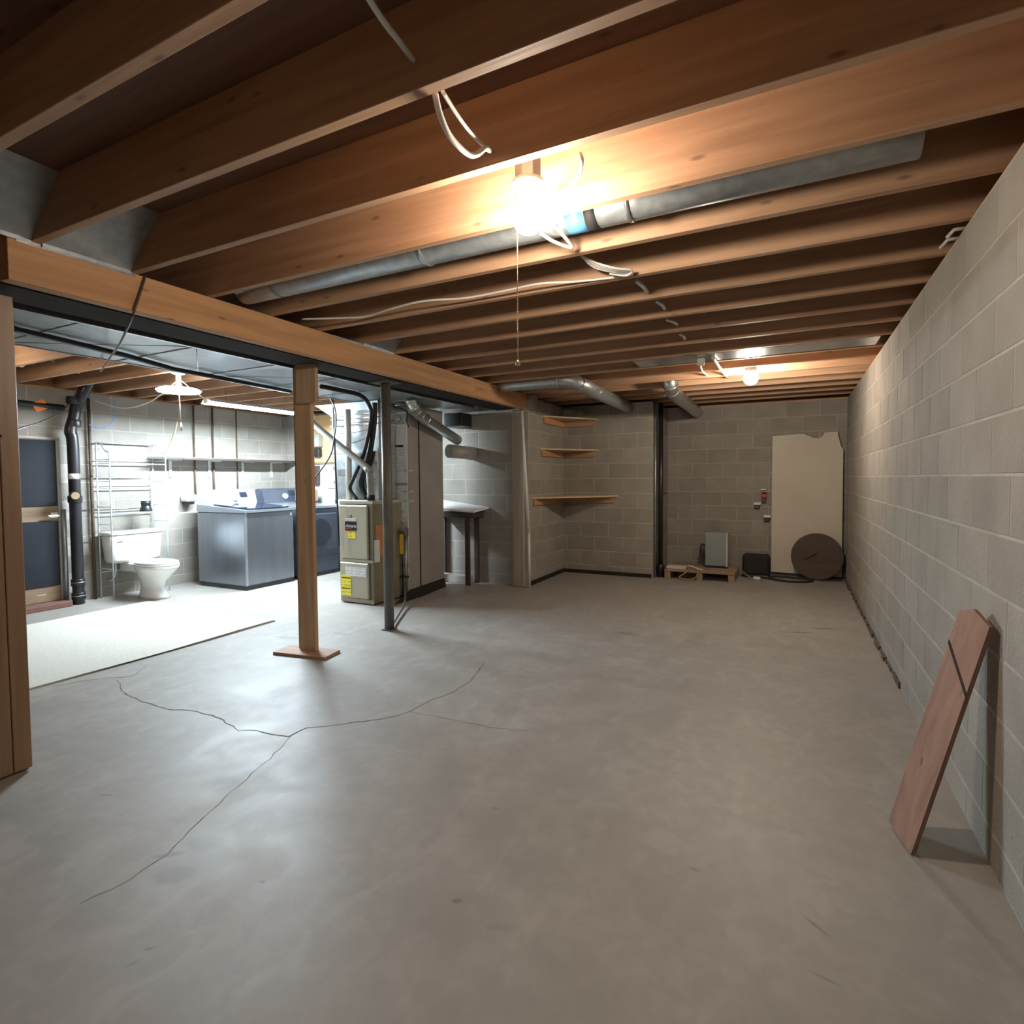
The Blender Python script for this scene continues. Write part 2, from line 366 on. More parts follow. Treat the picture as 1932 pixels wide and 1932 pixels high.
_bm = {}
def block_mesh(wd, h):
    k = (round(wd, 3), round(h, 3))
    if k not in _bm:
        g = .0045; c = .003; d = .002; x0, x1, z0, z1 = g, k[0]-g, g, k[1]-g
        vs = [(x0, 0, z0), (x1, 0, z0), (x1, 0, z1), (x0, 0, z1), (x0+c, -d, z0+c), (x1-c, -d, z0+c), (x1-c, -d, z1-c), (x0+c, -d, z1-c)]
        fs = [(4, 5, 6, 7), (0, 1, 5, 4), (1, 2, 6, 5), (2, 3, 7, 6), (3, 0, 4, 7)]
        me = bpy.data.meshes.new('block'); me.from_pydata(vs, [], fs); me.update(); me.materials.append(M['block']); _bm[k] = me
    return _bm[k]
def block_wall(wall, origin, ang, length, zt=ZW, z0=0, off=0, skip=None):
    """blocks along +local x from origin, facing local -y, children of wall"""
    CW, CH = .4064, .2032; ca, sa = math.cos(ang), math.sin(ang); k = 0; z = zt
    while z > z0+.03:
        zb = max(z0, z-CH); x = -((off+(k % 2)*CW/2) % CW)
        while x < length-.03:
            a, b = max(0, x), min(length, x+CW); x += CW
            if b-a < .05: continue
            if skip and skip((a+b)/2, (z+zb)/2): continue
            o = bpy.data.objects.new('block', block_mesh(b-a, z-zb)); COL.objects.link(o); o.parent = wall
            o.location = (origin[0]+ca*a, origin[1]+sa*a, zb); o.rotation_euler = (0, 0, ang)
        z = zb; k += 1
wr = struct('wall_right', MB().box(XR, XR+.2, -2.7, YB, 0, ZW), 'mortar', 'long grey concrete block wall with the leaning plank', 'wall')
block_wall(wr, (XR, YB), -math.pi/2, 8.9, off=.1)
wb = struct('wall_back', MB().box(XC, XR+.2, YB, YB+.2, 0, ZW), 'mortar', 'concrete block wall behind the pallet and cream board', 'wall')
block_wall(wb, (XC, YB), 0, XR-XC, off=.05)
wn = struct('wall_niche', MB().box(XN-.6, XC, YN, YB+.2, 0, ZW), 'mortar', 'concrete block wall behind the corner shelves', 'wall')
block_wall(wn, (XN, YN), 0, XC-XN, off=.15)
part_ret = wn
block_wall(wn, (XC, YN), math.pi/2, YB-YN, off=.3)
ws = struct('wall_side', MB().box(XN-.2, XN, YE+.012, YN, 0, ZW), 'mortar', 'short block return wall left of the corner shelves', 'wall')
block_wall(ws, (XN, YE+.012), math.pi/2, YN-YE-.012, off=.2)
we = struct('wall_end', MB().box(XL-.2, XN-.2, YE, YE+.2, 0, ZW), 'mortar', 'shaded block wall behind the furnace and dryer', 'wall')
block_wall(we, (XL, YE), 0, XN-.2-XL, off=.12)
wl = struct('wall_left', MB().box(XL-.2, XL, -2.7, YE, 0, ZW), 'mortar', 'block wall behind the toilet and washer', 'wall')
block_wall(wl, (XL, 1.6), math.pi/2, YE-1.6, off=.25, skip=lambda a, z: 1.6+a < 3.24 and 1.6+a > 2.3 and z < 1.82)
wf = struct('wall_front', MB().box(XL-.2, XR+.2, -2.9, -2.7, 0, ZW), 'mortar', 'concrete block wall closing the near end', 'wall')

# ceiling: deck with every joist a part of it
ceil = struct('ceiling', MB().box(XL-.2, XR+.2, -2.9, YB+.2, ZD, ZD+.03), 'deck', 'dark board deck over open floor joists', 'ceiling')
jb = MB().bbox(XL-.15, XR+.13, -.038, 0, ZJ, ZD, .002)
jme = mesh('joist', jb, 'wx')
for k in range(-8, 19):
    put('joist', jme, ceil, (0, .882+.4064*k, 0))
part('rim_board', MB().box(XR+.14, XR+.18, -2.7, YB+.2, ZJ, ZD), 'wy', ceil)
part('sill_plate', MB().box(XR+.01, XR+.15, -2.7, YB+.2, ZW, ZJ-.001), 'wy', ceil)
part('sill_plate', MB().box(XL-.15, XL-.01, -2.7, YE+.2, ZW, ZJ-.001), 'wy', ceil)
part('sill_plate', MB().box(XC, XR, YB+.01, YB+.15, ZW, ZJ-.001), 'wx', ceil)
part('rim_board', MB().box(XL-.2, XR+.2, YB+.15, YB+.19, ZW, ZD), 'wx', ceil)
part('rim_board', MB().box(XL-.19, XL-.16, -2.7, YE+.2, ZJ, ZD), 'wy', ceil)
# sheet metal closing joist bays above the beam
def pan(k, name='pan_sheet'):
    y0 = .882+.4064*k+.001; y1 = y0+.4064-.040
    mb = MB().prism([(-2.69, y0, ZD-.003), (-2.69, y1, ZD-.003), (-2.93, y1, ZJ+.004), (-2.93, y0, ZJ+.004)], (-.002, 0, -.002))
    mb.box(-2.938, -2.928, y0, y1, ZJ-.012, ZJ+.006)
    part(name, mb, 'galv', ceil, label='grey sheet metal closing a joist bay')
for k in (0, 1, 6): pan(k)

# ================================================================== BEAM, GIRDER, POSTS
bx = thing('support_beam', (-2.98, 3.6, 2.196), 'long orange wooden beam carrying the joists across the room', 'beam')
part('front_board', MB().bbox(-2.978, -2.94, 1.17, 5.02, 2.196, ZJ-.001, .002), 'wy', bx)
part('front_board', MB().bbox(-2.978, -2.942, 5.025, 6.29, 2.196, ZJ-.001, .002), 'wy', bx, label='end length of the beam beyond the splice')
part('back_board', MB().bbox(-3.018, -2.98, 1.17, 6.29, 2.198, ZJ-.001, .002), 'wy', bx)
part('foil_strip', MB().box(-2.9395, -2.937, 1.2, 1.68, 2.362, 2.379), 'foil', bx, label='shiny foil strip along the top of the beam')
part('foil_strip', MB().box(-2.9395, -2.937, 3.02, 3.7, 2.362, 2.379), 'foil', bx, label='shiny foil strip along the top of the beam')
g = thing('steel_girder', (-3.24, 3.6, 2.215), 'dark painted steel girder behind the wooden beam', 'girder')
part('bottom_flange', MB().box(-3.37, -3.105, 1.17, 6.29, 2.215, 2.23), 'girder', g)
part('web', MB().box(-3.246, -3.234, 1.17, 6.29, 2.23, 2.365), 'girder', g)
part('top_flange', MB().box(-3.37, -3.105, 1.17, 6.29, 2.365, 2.379), 'girder', g)
# temporary wooden post on its foot board
p = thing('wooden_post', (-3.37, 3.12, 0), 'temporary wooden post under the beam on a loose foot board', 'post')
Rp = Matrix.Rotation(math.radians(9), 3, 'Z'); cp = (-3.37, 3.12, 0)
part('foot_board', MB().box(-3.60, -3.13, 3.005, 3.20, 0, .022, Rp, cp), 'wx', p)
part('stud', MB().box(-3.42, -3.282, 3.10, 3.139, .022, 2.213, Rp, cp), 'wz', p)
part('stud', MB().box(-3.466, -3.33, 3.141, 3.18, .022, 2.213, Rp, cp), 'wz', p)
part('gusset_block', MB().box(-3.375, -3.205, 3.06, 3.098, 1.93, 2.213, Rp, cp), 'wz', p, label='short pale board nailed across the post head')
# steel column
c = thing('steel_column', (-3.22, 3.93, 0), 'grey painted steel column beside the furnace', 'column')
part('base_plate', MB().box(-3.275, -3.175, 3.88, 3.98, 0, .01), 'greypaint', c)
part('shaft', MB().tube([(-3.225, 3.93, .01), (-3.225, 3.93, 2.196)], .043, 20), 'greypaint', c)
part('top_plate', MB().box(-3.34, -3.11, 3.84, 4.02, 2.196, 2.214), 'greypaint', c)
part('brace_rod', MB().tube(smooth_path([at(739, 1181, z=.03), at(752, 1160, y=4.3), at(764, 1135, y=4.7), at(764, 1100, y=4.95)]), .011, 8), 'greypaint', c, label='thin bent rod from the column foot')
# panelled partition at the left
pw = struct('wall_partition', MB().box(-3.235, -3.195, -.9, 1.268, 0, 2.188), 'panelling', 'brown wood panelled partition beside the opening', 'wall')
edges = [1.278, 1.205, 1.06, .915, .77, .625, .48, .335, .19, .045, -.1, -.245, -.39, -.535, -.68, -.9]
for a, b in zip(edges, edges[1:]):
    part('plank', MB().bbox(-3.195, -3.175, b+.0015, a-.0015, .012, 2.188, .003), 'panelling', pw)

# ================================================================== LAMPS
def fixture_bulb(name, bx_, by, bz, label, strength, rad, chain=None, col=(1, .86, .70), ztop=ZJ):
    t = thing(name, (bx_, by, bz-rad), label, 'ceiling light')
    part('junction_box', MB().lathe([(.05, ztop-.02), (.05, ztop+.05)], (bx_, by, 0), 8, smooth=False), 'galv', t)
    part('lampholder', MB().lathe([(.058, ztop-.022), (.060, ztop-.034), (.050, ztop-.046), (.024, ztop-.052), (.022, ztop-.085)], (bx_, by, 0), 24), 'plate', t, label='round white porcelain lampholder')
    part('socket', MB().lathe([(.019, ztop-.085), (.020, bz+rad+.012), (.016, bz+rad*.8)], (bx_, by, 0), 16), 'greypaint', t)
    prof = [(.016, rad*.97)]+[(rad*math.sin(a), rad*math.cos(a)) for a in (math.pi*k/12 for k in range(2, 12))]+[(.0001, -rad)]
    part('bulb', MB().lathe([(r, z+bz) for r, z in prof], (bx_, by, 0), 24), emis(name+'_glow', col, strength), t, label='glowing round light bulb')
    if chain:
        mb = MB(); z = ztop-.04; x0 = bx_-.035
        mb.tube([(x0, by-.02, z), (x0-.002, by-.02, chain)], .0014, 6)
        while z > chain:
            mb.lathe([(.0001, .0035), (.0033, 0), (.0001, -.0035)], (x0-.001, by-.02, z), 6); z -= .0085
        part('pull_chain', mb, 'brass', t, kind='stuff')
        part('chain_pull', MB().lathe([(.002, .02), (.005, .012), (.010, 0), (.004, -.004)], (x0-.002, by-.02, chain), 12), 'brass', t)
    return t
fixture_bulb('ceiling_bulb', -.872, 1.878, 2.288, 'bare glowing bulb with a long pull chain under the near joists', BULB1, .056, chain=1.762, ztop=2.442)
fixture_bulb('ceiling_bulb', -.372, 5.80, 2.285, 'bare glowing bulb near the far wall beside the duct elbow', BULB2, .066)
# flat disc lamp over the toilet area
t = thing('disc_lamp', (-5.2, 3.33, 2.15), 'round flat white lamp with a pull cord in front of the laundry', 'ceiling light')
part('lampholder', MB().lathe([(.055, ZJ-.001), (.055, ZJ-.02), (.022, ZJ-.03), (.022, ZJ-.08)], (-5.2, 3.33, 0), 20), 'plate', t)
part('neck', MB().lathe([(.02, ZJ-.08), (.03, 2.25), (.06, 2.235)], (-5.2, 3.33, 0), 16), 'plate', t)
part('diffuser', MB().lathe([(.05, 2.232), (.16, 2.222), (.19, 2.205), (.175, 2.188), (.09, 2.176), (.0001, 2.174)], (-5.2, 3.33, 0), 32), emis('disc_glow', (.97, 1, .97), DISC), t, label='glowing round diffuser')
part('pull_cord', MB().tube([(-5.165, 3.31, 2.19), (-5.15, 3.31, 1.86)], .004, 6), 'whitecable', t)
part('cord_pull', MB().lathe([(.005, .05), (.011, .0), (.006, -.03)], (-5.15, 3.31, 1.85), 10), 'whitecable', t)
# tube lamp in its hood above the laundry
t = thing('tube_lamp', (-5.72, 4.6, 2.19), 'long white tube lamp hanging above the washer and dryer', 'tube light')
part('tube', MB().tube([(-5.72, 3.985, 2.212), (-5.72, 5.225, 2.212)], .0165, 14), emis('tube_glow', (.74, .89, 1), TUBE), t, label='glowing white tube')
part('hood', MB().prism([(-5.80, 3.96, 2.193), (-5.80, 3.96, 2.198), (-5.755, 3.96, 2.25), (-5.685, 3.96, 2.25), (-5.64, 3.96, 2.214), (-5.64, 3.96, 2.209), (-5.69, 3.96, 2.244), (-5.75, 3.96, 2.244)], (0, 1.29, 0)), 'whitepaint', t)
for yy in (3.96, 5.235): part('end_cap', MB().bbox(-5.75, -5.69, yy-.015, yy+.03, 2.195, 2.245, .006), 'plate', t)
for yy in (4.2, 5.0): part('hanger_wire', MB().tube([(-5.72, yy, 2.25), (-5.72, yy, ZJ+.02)], .002, 5), 'greypaint', t)
# a further bulb around the corner of the partition (its light falls on the wall over the door)
fixture_bulb('ceiling_bulb', -6.0, 2.05, 2.27, 'bare bulb lighting the corner behind the wood panelled partition', HALL, .045)

# ================================================================== DUCTS
t = thing('trunk_duct', (-3.95, 3.3, 2.215), 'wide galvanised sheet metal trunk duct beside the beam', 'duct')
part('casing', MB().box(-4.40, -3.51, .6, 5.9, 2.222, 2.36), 'galv', t)
part('edge_flange', MB().box(-3.51, -3.488, .6, 5.9, 2.216, 2.245), 'galv_bright', t)
part('edge_flange', MB().box(-4.414, -4.40, .6, 5.9, 2.216, 2.245), 'galv', t)
for yy in (1.7, 2.35, 3.0, 3.65, 4.3, 5.0):
    part('seam', MB().box(-4.398, -3.512, yy, yy+.008, 2.217, 2.222), 'galv_dull', t)
for i, (yy, s_) in enumerate(((1.73, 1), (2.38, -1), (3.03, 1), (3.68, -1))):
    a, b = (-4.39, -3.52) if s_ > 0 else (-3.52, -4.39)
    part('crease', MB().tube([(a, yy, 2.2215), (b, yy+.6, 2.2215)], .003, 5), 'galv', t)
single('gas_pipe', MB().tube([at(u, v, z=2.193) for u, v in ((20, 618), (31, 622), (130, 645), (230, 669), (330, 697), (430, 716), (548, 739))], .018, 10), 'black', 'black pipe strapped under the wide trunk duct', 'pipe')
# transition from trunk to furnace top
t = thing('supply_plenum', (-4.4, 5.05, 1.12), 'galvanised supply plenum rising from the furnace top', 'duct')
part('coil_box', MB().bbox(-4.70, -4.06, 4.80, 5.115, 1.128, 1.64, .005), 'galv', t)
part('riser', MB().box(-4.74, -4.06, 4.82, 5.11, 1.64, 2.09), 'galv', t)
part('sloped_collar', MB().add([(-4.76, 4.81, 2.09), (-4.06, 4.81, 2.09), (-4.06, 4.81, 2.214), (-4.98, 4.81, 2.214), (-4.76, 5.11, 2.09), (-4.06, 5.11, 2.09), (-4.06, 5.11, 2.214), (-4.98, 5.11, 2.214)],
     [(0, 1, 2, 3), (4, 7, 6, 5), (0, 3, 7, 4), (1, 5, 6, 2), (0, 4, 5, 1), (3, 2, 6, 7)]), 'galv', t)
for zz in (1.64, 1.96, 2.03, 2.075): part('band', MB().box(-4.752, -4.05, 4.808, 5.113, zz, zz+.012), 'foil', t)
part('foil_patch', MB().box(-4.20, -4.07, 4.795, 4.80, 1.36, 1.66), 'foil', t, label='bright foil tape patch')
part('foil_patch', MB().box(-4.64, -4.52, 4.795, 4.80, 1.40, 1.47), 'foil', t, label='bright foil tape patch')
# return drop
t = thing('return_duct', (-4.05, 5.48, 0), 'tall grey sheet metal return duct with papers taped to it', 'duct')
part('casing', MB().bbox(-4.24, -3.905, 5.14, 5.84, .085, 2.19, .004), 'galv_dull', t)
part('front_sheet', MB().box(-4.235, -3.915, 5.128, 5.139, .0, 2.12), 'galv_lit', t, label='galvanised front sheet of the duct, coloured as if lit')
part('dark_wedge', MB().add([(-3.812, 4.72, .001), (-3.80, 5.2, .001), (-3.88, 5.84, .001), (-3.906, 5.84, .11), (-3.906, 5.14, .09), (-3.93, 5.126, .001), (-3.95, 5.84, .001)],
     [(0, 1, 4), (1, 2, 3, 4), (0, 4, 5), (5, 4, 3, 6), (2, 6, 3), (0, 5, 6, 2, 1)]), 'girder', t)  # thin dark wedge sloping from the duct's lower edge to the floor
for zz in (.35, 1.28, 2.0): part('seam', MB().box(-4.235, -3.913, 5.12, 5.128, zz, zz+.03), 'galv_dull', t)
part('panel_seam', MB().box(-3.905, -3.899, 5.33, 5.345, .09, 2.05), 'girder', t)
for i, zz in enumerate((.42, .78, .86, .98, 1.05, 1.16, 1.30, 1.38, 1.72)):
    part('screw', MB().lathe([(.012, 0), (.009, .006)], (-3.9, 5.337, zz), 8, axis=(1, 0, 0)), 'blackmatt', t)
for (x0, x1, z0, z1, mt) in ((-4.10, -3.93, 1.72, 1.93, 'paperplain'), (-4.10, -3.96, 1.50, 1.74, 'paper'), (-4.10, -3.96, 1.42, 1.49, 'paper'), (-4.10, -4.0, 1.17, 1.26, 'paper'), (-4.10, -3.96, .99, 1.09, 'paperplain'), (-4.10, -3.95, .86, .97, 'paper')):
    part('paper_sheet', MB().box(x0, x1, 5.119, 5.1215, z0, z1), mt, t, label='white printed paper taped to the duct')
for zz in (1.20, 1.09, 1.44):
    part('tape_strip', MB().box(-3.97, -3.913, 5.118, 5.1195, zz, zz+.022).box(-3.904, -3.9025, 5.142, 5.22, zz, zz+.022), 'tape', t)
part('register', MB().bbox(-4.08, -3.92, 5.105, 5.127, 1.98, 2.08, .004).lathe([(.03, 0), (.025, .012)], (-4.0, 5.105, 2.03), 14, axis=(0, -1, 0)), 'galv', t)
# round branch ducts
def round_duct(name, pts, r, mat_, label, rings=(), n=18):
    t = thing(name, tuple(pts[len(pts)//2]), label, 'duct')
    part('pipe', MB().tube(pts, r, n), mat_, t)
    for i in rings:
        d = (Vector(pts[min(i+1, len(pts)-1)])-Vector(pts[max(i-1, 0)])).normalized(); q = Vector(pts[i])
        part('crimp_ring', MB().tube([q-d*.008, q+d*.008], r+.005, n), 'galv_bright', t)
    return t
dp = round_duct('branch_pipe', [(.36, 2.275, 2.472), (-.6, 2.275, 2.472), (-1.6, 2.275, 2.472), (-2.9, 2.275, 2.472)], .085, 'galv', 'long galvanised pipe lying in a joist bay behind the near bulb', (1, 2))
a, b = at(1062, 420, z=2.40), at(1096, 411, z=2.40)
part('blue_tape', MB().tube([(a.x, 2.275, 2.472), (b.x, 2.275, 2.472)], .0866, 18), 'bluetape', dp)
part('black_band', MB().tube([(b.x+.003, 2.275, 2.472), (b.x+.05, 2.275, 2.472)], .0866, 18), 'blackmatt', dp)
part('strap', MB().tube([(-2.62, 2.275, 2.472), (-2.60, 2.275, 2.472)], .087, 18), 'greypaint', dp)
round_duct('branch_elbow', smooth_path([(-2.93, 5.53, 2.385), (-2.4, 5.53, 2.385), (-2.14, 5.54, 2.375), (-2.0, 5.66, 2.33), (-1.97, 5.95, 2.302), (-1.98, 6.6, 2.300), (-2.0, 7.46, 2.298)], 5), .074, 'galv', 'galvanised pipe with an elbow running to the shelf alcove', (8, 14, 20))
round_duct('branch_elbow', smooth_path([(-1.235, 6.35, 2.59), (-1.235, 6.35, 2.45), (-1.23, 6.40, 2.35), (-1.225, 6.65, 2.298), (-1.23, 7.5, 2.292), (-1.25, 8.46, 2.285)], 5), .078, 'galv_bright', 'bright galvanised elbow dropping to the far block wall', (4, 9, 12))
round_duct('branch_elbow', smooth_path([(-3.70, 4.93, 2.212), (-3.70, 4.96, 2.15), (-3.71, 5.06, 2.09), (-3.74, 5.25, 2.03), (-3.78, 5.7, 1.92), (-3.80, 6.02, 1.84)], 5), .062, 'galv_bright', 'shiny adjustable elbow pipe beside the tall return duct', (3, 6, 9, 12, 15))
round_duct('flue_stub', [(-3.86, 5.90, 1.70), (-3.78, 6.1, 1.69), (-3.74, 6.28, 1.68)], .085, 'galv_dull', 'short dark round pipe stub entering the shaded block wall', (1,))
# flat reflective duct sheet in a far joist bay
single('duct_sheet', MB().box(-1.3, XR-.05, 4.985, 5.29, 2.385, 2.41), 'galv_bright', 'shiny flat duct sheet set between the far joists', 'duct')

# ================================================================== FURNACE
fx0, fx1, fy0, fy1 = -4.462, -3.995, 4.63, 5.12
t = thing('furnace', (-4.23, 4.88, 0), 'cream gas furnace cabinet with yellow and white stickers', 'furnace')
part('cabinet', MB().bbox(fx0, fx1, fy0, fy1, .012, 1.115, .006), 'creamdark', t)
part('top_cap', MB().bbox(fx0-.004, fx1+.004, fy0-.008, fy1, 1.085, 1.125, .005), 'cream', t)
ud = part('door', MB().bbox(fx0+.006, fx1-.055, fy0-.03, fy0, .49, 1.075, .012), 'cream', t, label='upper front door of the furnace')
ld = part('door', MB().bbox(fx0+.006, fx1-.055, fy0-.03, fy0, .06, .45, .012), 'cream', t, label='lower front door of the furnace')
part('frame_rail', MB().box(fx0, fx1, fy0-.012, fy0, .012, .055), 'cream', t)
part('frame_rail', MB().box(fx0, fx1, fy0-.014, fy0, .455, .485), 'cream', t)
part('sight_glass', MB().lathe([(.022, 0), (.018, .006)], (-4.285, fy0-.03, .955), 14, axis=(0, -1, 0)), 'creamdark', ud)
part('name_plate', MB().box(-4.36, -4.20, fy0-.034, fy0-.03, .80, .895), 'black', ud, label='black badge with red and white script')
part('sticker', MB().box(-4.36, -4.20, fy0-.033, fy0-.03, .905, .935), M['paper'], ud)
tc = bpy.data.curves.new('badge_script', 'FONT'); tc.body = 'Amana'; tc.size = .055; tc.shear = .35; tc.extrude = .0005; tc.align_x = 'CENTER'; tc.materials.append(M['paperplain'])
to = bpy.data.objects.new('badge_script', tc); COL.objects.link(to)
bpy.context.view_layer.update()
dg = bpy.context.evaluated_depsgraph_get(); tme = bpy.data.meshes.new_from_object(to.evaluated_get(dg)); bpy.data.objects.remove(to)
to = put('badge_script', tme, ud, Vector((-4.278, fy0-.0345, .833))-OFF[t.name]); to.rotation_euler = (math.pi/2, 0, 0)
part('badge_underline', MB().box(-4.35, -4.27, fy0-.0355, fy0-.034, .815, .822), 'red', ud)
part('sticker', MB().box(-4.33, -4.215, fy0-.033, fy0-.03, .715, .785), 'yellow', ud, label='small yellow sticker')
part('sticker', MB().box(-4.37, -4.075, fy0-.033, fy0-.03, .30, .40), 'paper', ld, label='wide white sticker')
part('sticker', MB().box(-4.435, -4.29, fy0-.034, fy0-.031, .085, .31), 'yellow', ld, label='tall yellow warning sticker')
for zz in (.16, .275): part('printed_bar', MB().box(-4.42, -4.30, fy0-.036, fy0-.034, zz, zz+.01), 'blackmatt', ld)
part('side_tag', MB().box(fx1, fx1+.006, 4.66, 4.80, .52, .86), 'insul', t, label='orange paper tag on the furnace side')
part('side_tag', MB().box(fx1, fx1+.007, 4.64, 4.72, .46, .70), 'paperplain', t, label='white paper tag on the furnace side')
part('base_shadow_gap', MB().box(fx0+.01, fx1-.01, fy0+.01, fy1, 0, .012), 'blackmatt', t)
# vent and drain pipes around the furnace
def pipe(name, pts, r, mat_, label, cat='pipe', n=10, sm=True, group=None): return single(name, MB().tube(smooth_path(pts) if sm else pts, r, n), mat_, label, cat, group)
t = thing('vent_pipe', (-4.1, 4.72, 1.12), 'grey plastic vent pipe slanting up from the furnace', 'pipe')
vp = [at(584, 778, y=4.66), at(592, 800, y=4.66), at(690, 880, y=4.66), at(697, 893, y=4.66), at(700, 950, y=4.66)]
vp[-1].z = 1.127
part('pipe', MB().tube(smooth_path(vp, 5), .036, 14), 'greypvc', t)
for i, (u, v) in enumerate(((588, 785), (694, 886))):
    q = at(u, v, y=4.66); part('coupling', MB().lathe([(.038, -.03), (.038, .03)], q, 14, axis=(.6, 0, -.8)), 'greypvc', t)
part('rubber_collar', MB().lathe([(.043, 1.127), (.043, 1.185)], (vp[-1].x, 4.66, 0), 14), 'blackmatt', t)
pipe('intake_pipe', [(-4.425, 4.74, 1.127), (-4.425, 4.74, 2.13)], .034, 'pvc', 'white vertical plastic pipe at the furnace corner', sm=False, n=14)
pipe('insulated_line', [at(606, 729, z=2.19), at(640, 736, z=2.19), at(680, 746, z=2.185), at(697, 765, y=4.55), at(700, 790, y=4.718), at(688, 850, y=4.718), at(668, 900, y=4.718), at(660, 922, y=4.718), (-4.30, 4.718, 1.14)], .021, 'blackmatt', 'black foam insulated refrigerant line looping to the furnace', n=10)
pipe('insulated_line', [at(707, 760, y=4.768), at(706, 800, y=4.768), at(697, 860, y=4.768), at(682, 910, y=4.768), (-4.20, 4.768, 1.14)], .028, 'blackmatt', 'thick black hose behind the grey vent pipe', n=10)
pipe('wire', [at(606, 731, y=4.5), at(628, 760, y=4.5), at(634, 790, y=4.5), at(630, 830, y=4.5), at(622, 862, y=4.5), at(592, 905, y=4.5)], .008, 'browncable', 'brown cable hanging behind the wooden post', 'cable', 6)
pipe('wire', [at(628, 755, y=4.56), at(630, 800, y=4.56), at(632, 850, y=4.56), at(634, 900, y=4.56), at(637, 960, y=4.56), at(640, 1030, y=4.56)], .009, 'black', 'black gas line dropping beside the furnace', 'pipe', 6)
for i, zz in enumerate((1.96, 1.88, 1.80)):
    pipe('wire', [(-4.72, 4.79, zz), (-4.4, 4.775, zz+.02-.03*i), (-4.15, 4.79, zz+.03)], .004, 'greypaint', ('topmost', 'middle', 'lowest')[i]+' thin wire crossing the supply plenum', 'cable', 5, group='wires on the plenum')
pipe('wire', [at(738, 769, y=5.10), at(755, 770, y=5.09), at(768, 778, y=5.08), (-3.88, 5.09, 2.0), (-3.86, 5.1, 1.93)], .006, 'black', 'black wire arching over the return duct front', 'cable', 6)
# service switch
t = thing('service_switch', (-3.95, 5.09, 0), 'small electrical switch box with a yellow tag and conduit', 'switch')
part('box', MB().bbox(-3.985, -3.90, 5.05, 5.118, .70, .80, .006), 'greypaint', t)
part('cover', MB().bbox(-3.98, -3.905, 5.04, 5.05, .77, .82, .003), 'galv', t)
part('yellow_tag', MB().box(-3.965, -3.915, 5.03, 5.036, .51, .73), 'yellowplain', t)
part('conduit', MB().tube([(-3.925, 5.09, .03), (-3.925, 5.09, .70)], .016, 10), 'galv', t)
part('cable', MB().tube([(-3.97, 5.085, .01), (-3.97, 5.085, .70)], .009, 8), 'black', t)
part('strap', MB().box(-4.0, -3.895, 5.06, 5.11, .235, .25), 'blackmatt', t)

# ================================================================== LAUNDRY
def appliance(name, y0, label, dryer=False):
    y1 = y0+.745; x0, x1 = -6.86, -5.955
    t = thing(name, (-6.4, (y0+y1)/2, 0), label, 'dryer' if dryer else 'washer')
    part('plinth', MB().box(x0+.02, x1-.01, y0+.01, y1-.01, 0, .05), 'black', t)
    part('body', MB().bbox(x0, x1, y0, y1, .05, .955, .012), 'slate' if dryer else 'stainless', t)
    part('top_panel', MB().add([(x0, y0-.003, .955), (x1+.012, y0-.003, .955), (x1+.012, y1+.003, .955), (x0, y1+.003, .955), (x0, y0-.003, 1.05), (x1+.012, y0-.003, .985), (x1+.012, y1+.003, .985), (x0, y1+.003, 1.05)],
         [(0, 3, 2, 1), (4, 5, 6, 7), (0, 1, 5, 4), (2, 3, 7, 6), (1, 2, 6, 5), (0, 4, 7, 3)]), 'washerside', t)
    if not dryer:
        part('lid', MB().prism([(x0+.25, y0+.06, 1.037), (x1-.02, y0+.06, .991), (x1-.005, y0+.2, .989), (x1-.005, y1-.2, .989), (x1-.02, y1-.06, .991), (x0+.25, y1-.06, 1.037)], (0, 0, .018)), 'glassdark', t, label='dark glass lid')
    con = part('console', MB().prism([(x0, y0+.02, 1.04), (x0+.24, y0+.02, 1.035), (x0+.15, y0+.05, 1.215), (x0+.06, y0+.07, 1.235), (x0, y0+.06, 1.22)], (0, .70, 0)), 'slate' if dryer else 'console', t)
    ymid = y0+.40
    part('knob', MB().lathe([(.048, 0), (.046, .02), (.036, .032)], (x0+.203, ymid, 1.115), 20, axis=(.9, 0, .42)), 'chrome', con)
    part('display', MB().prism([(x0+.197, ymid+.09, 1.13), (x0+.197, ymid+.20, 1.13), (x0+.165, ymid+.20, 1.195), (x0+.165, ymid+.09, 1.195)], (.004, 0, .002)), 'glassdark', con)
    if dryer:
        d = part('door', MB().bbox(x1, x1+.022, y0+.06, y1-.06, .36, .88, .01), 'slate', t)
        part('window', MB().lathe([(.20, 0), (.19, .008)], (x1+.022, (y0+y1)/2, .62), 28, axis=(1, 0, 0)), 'glassdark', d)
        part('front_seam', MB().box(x1, x1+.003, y0+.005, y1-.005, .27, .276), 'black', t)
    else:
        part('corner_trim', MB().box(x1-.004, x1+.003, y0, y0+.03, .06, .955), 'washerside', t)
        part('badge', MB().box(x1, x1+.003, y1-.06, y1-.03, .89, .925), 'console', t)
    return t
appliance('washing_machine', 4.58, 'stainless top loading washing machine with a silver console')
appliance('clothes_dryer', 5.40, 'dark slate clothes dryer beside the furnace', True)
single('storage_box', MB().bbox(-6.60, -6.33, 5.93, 6.14, 1.036, 1.22, .015), 'card', 'small brown box standing on top of the dryer', 'box')
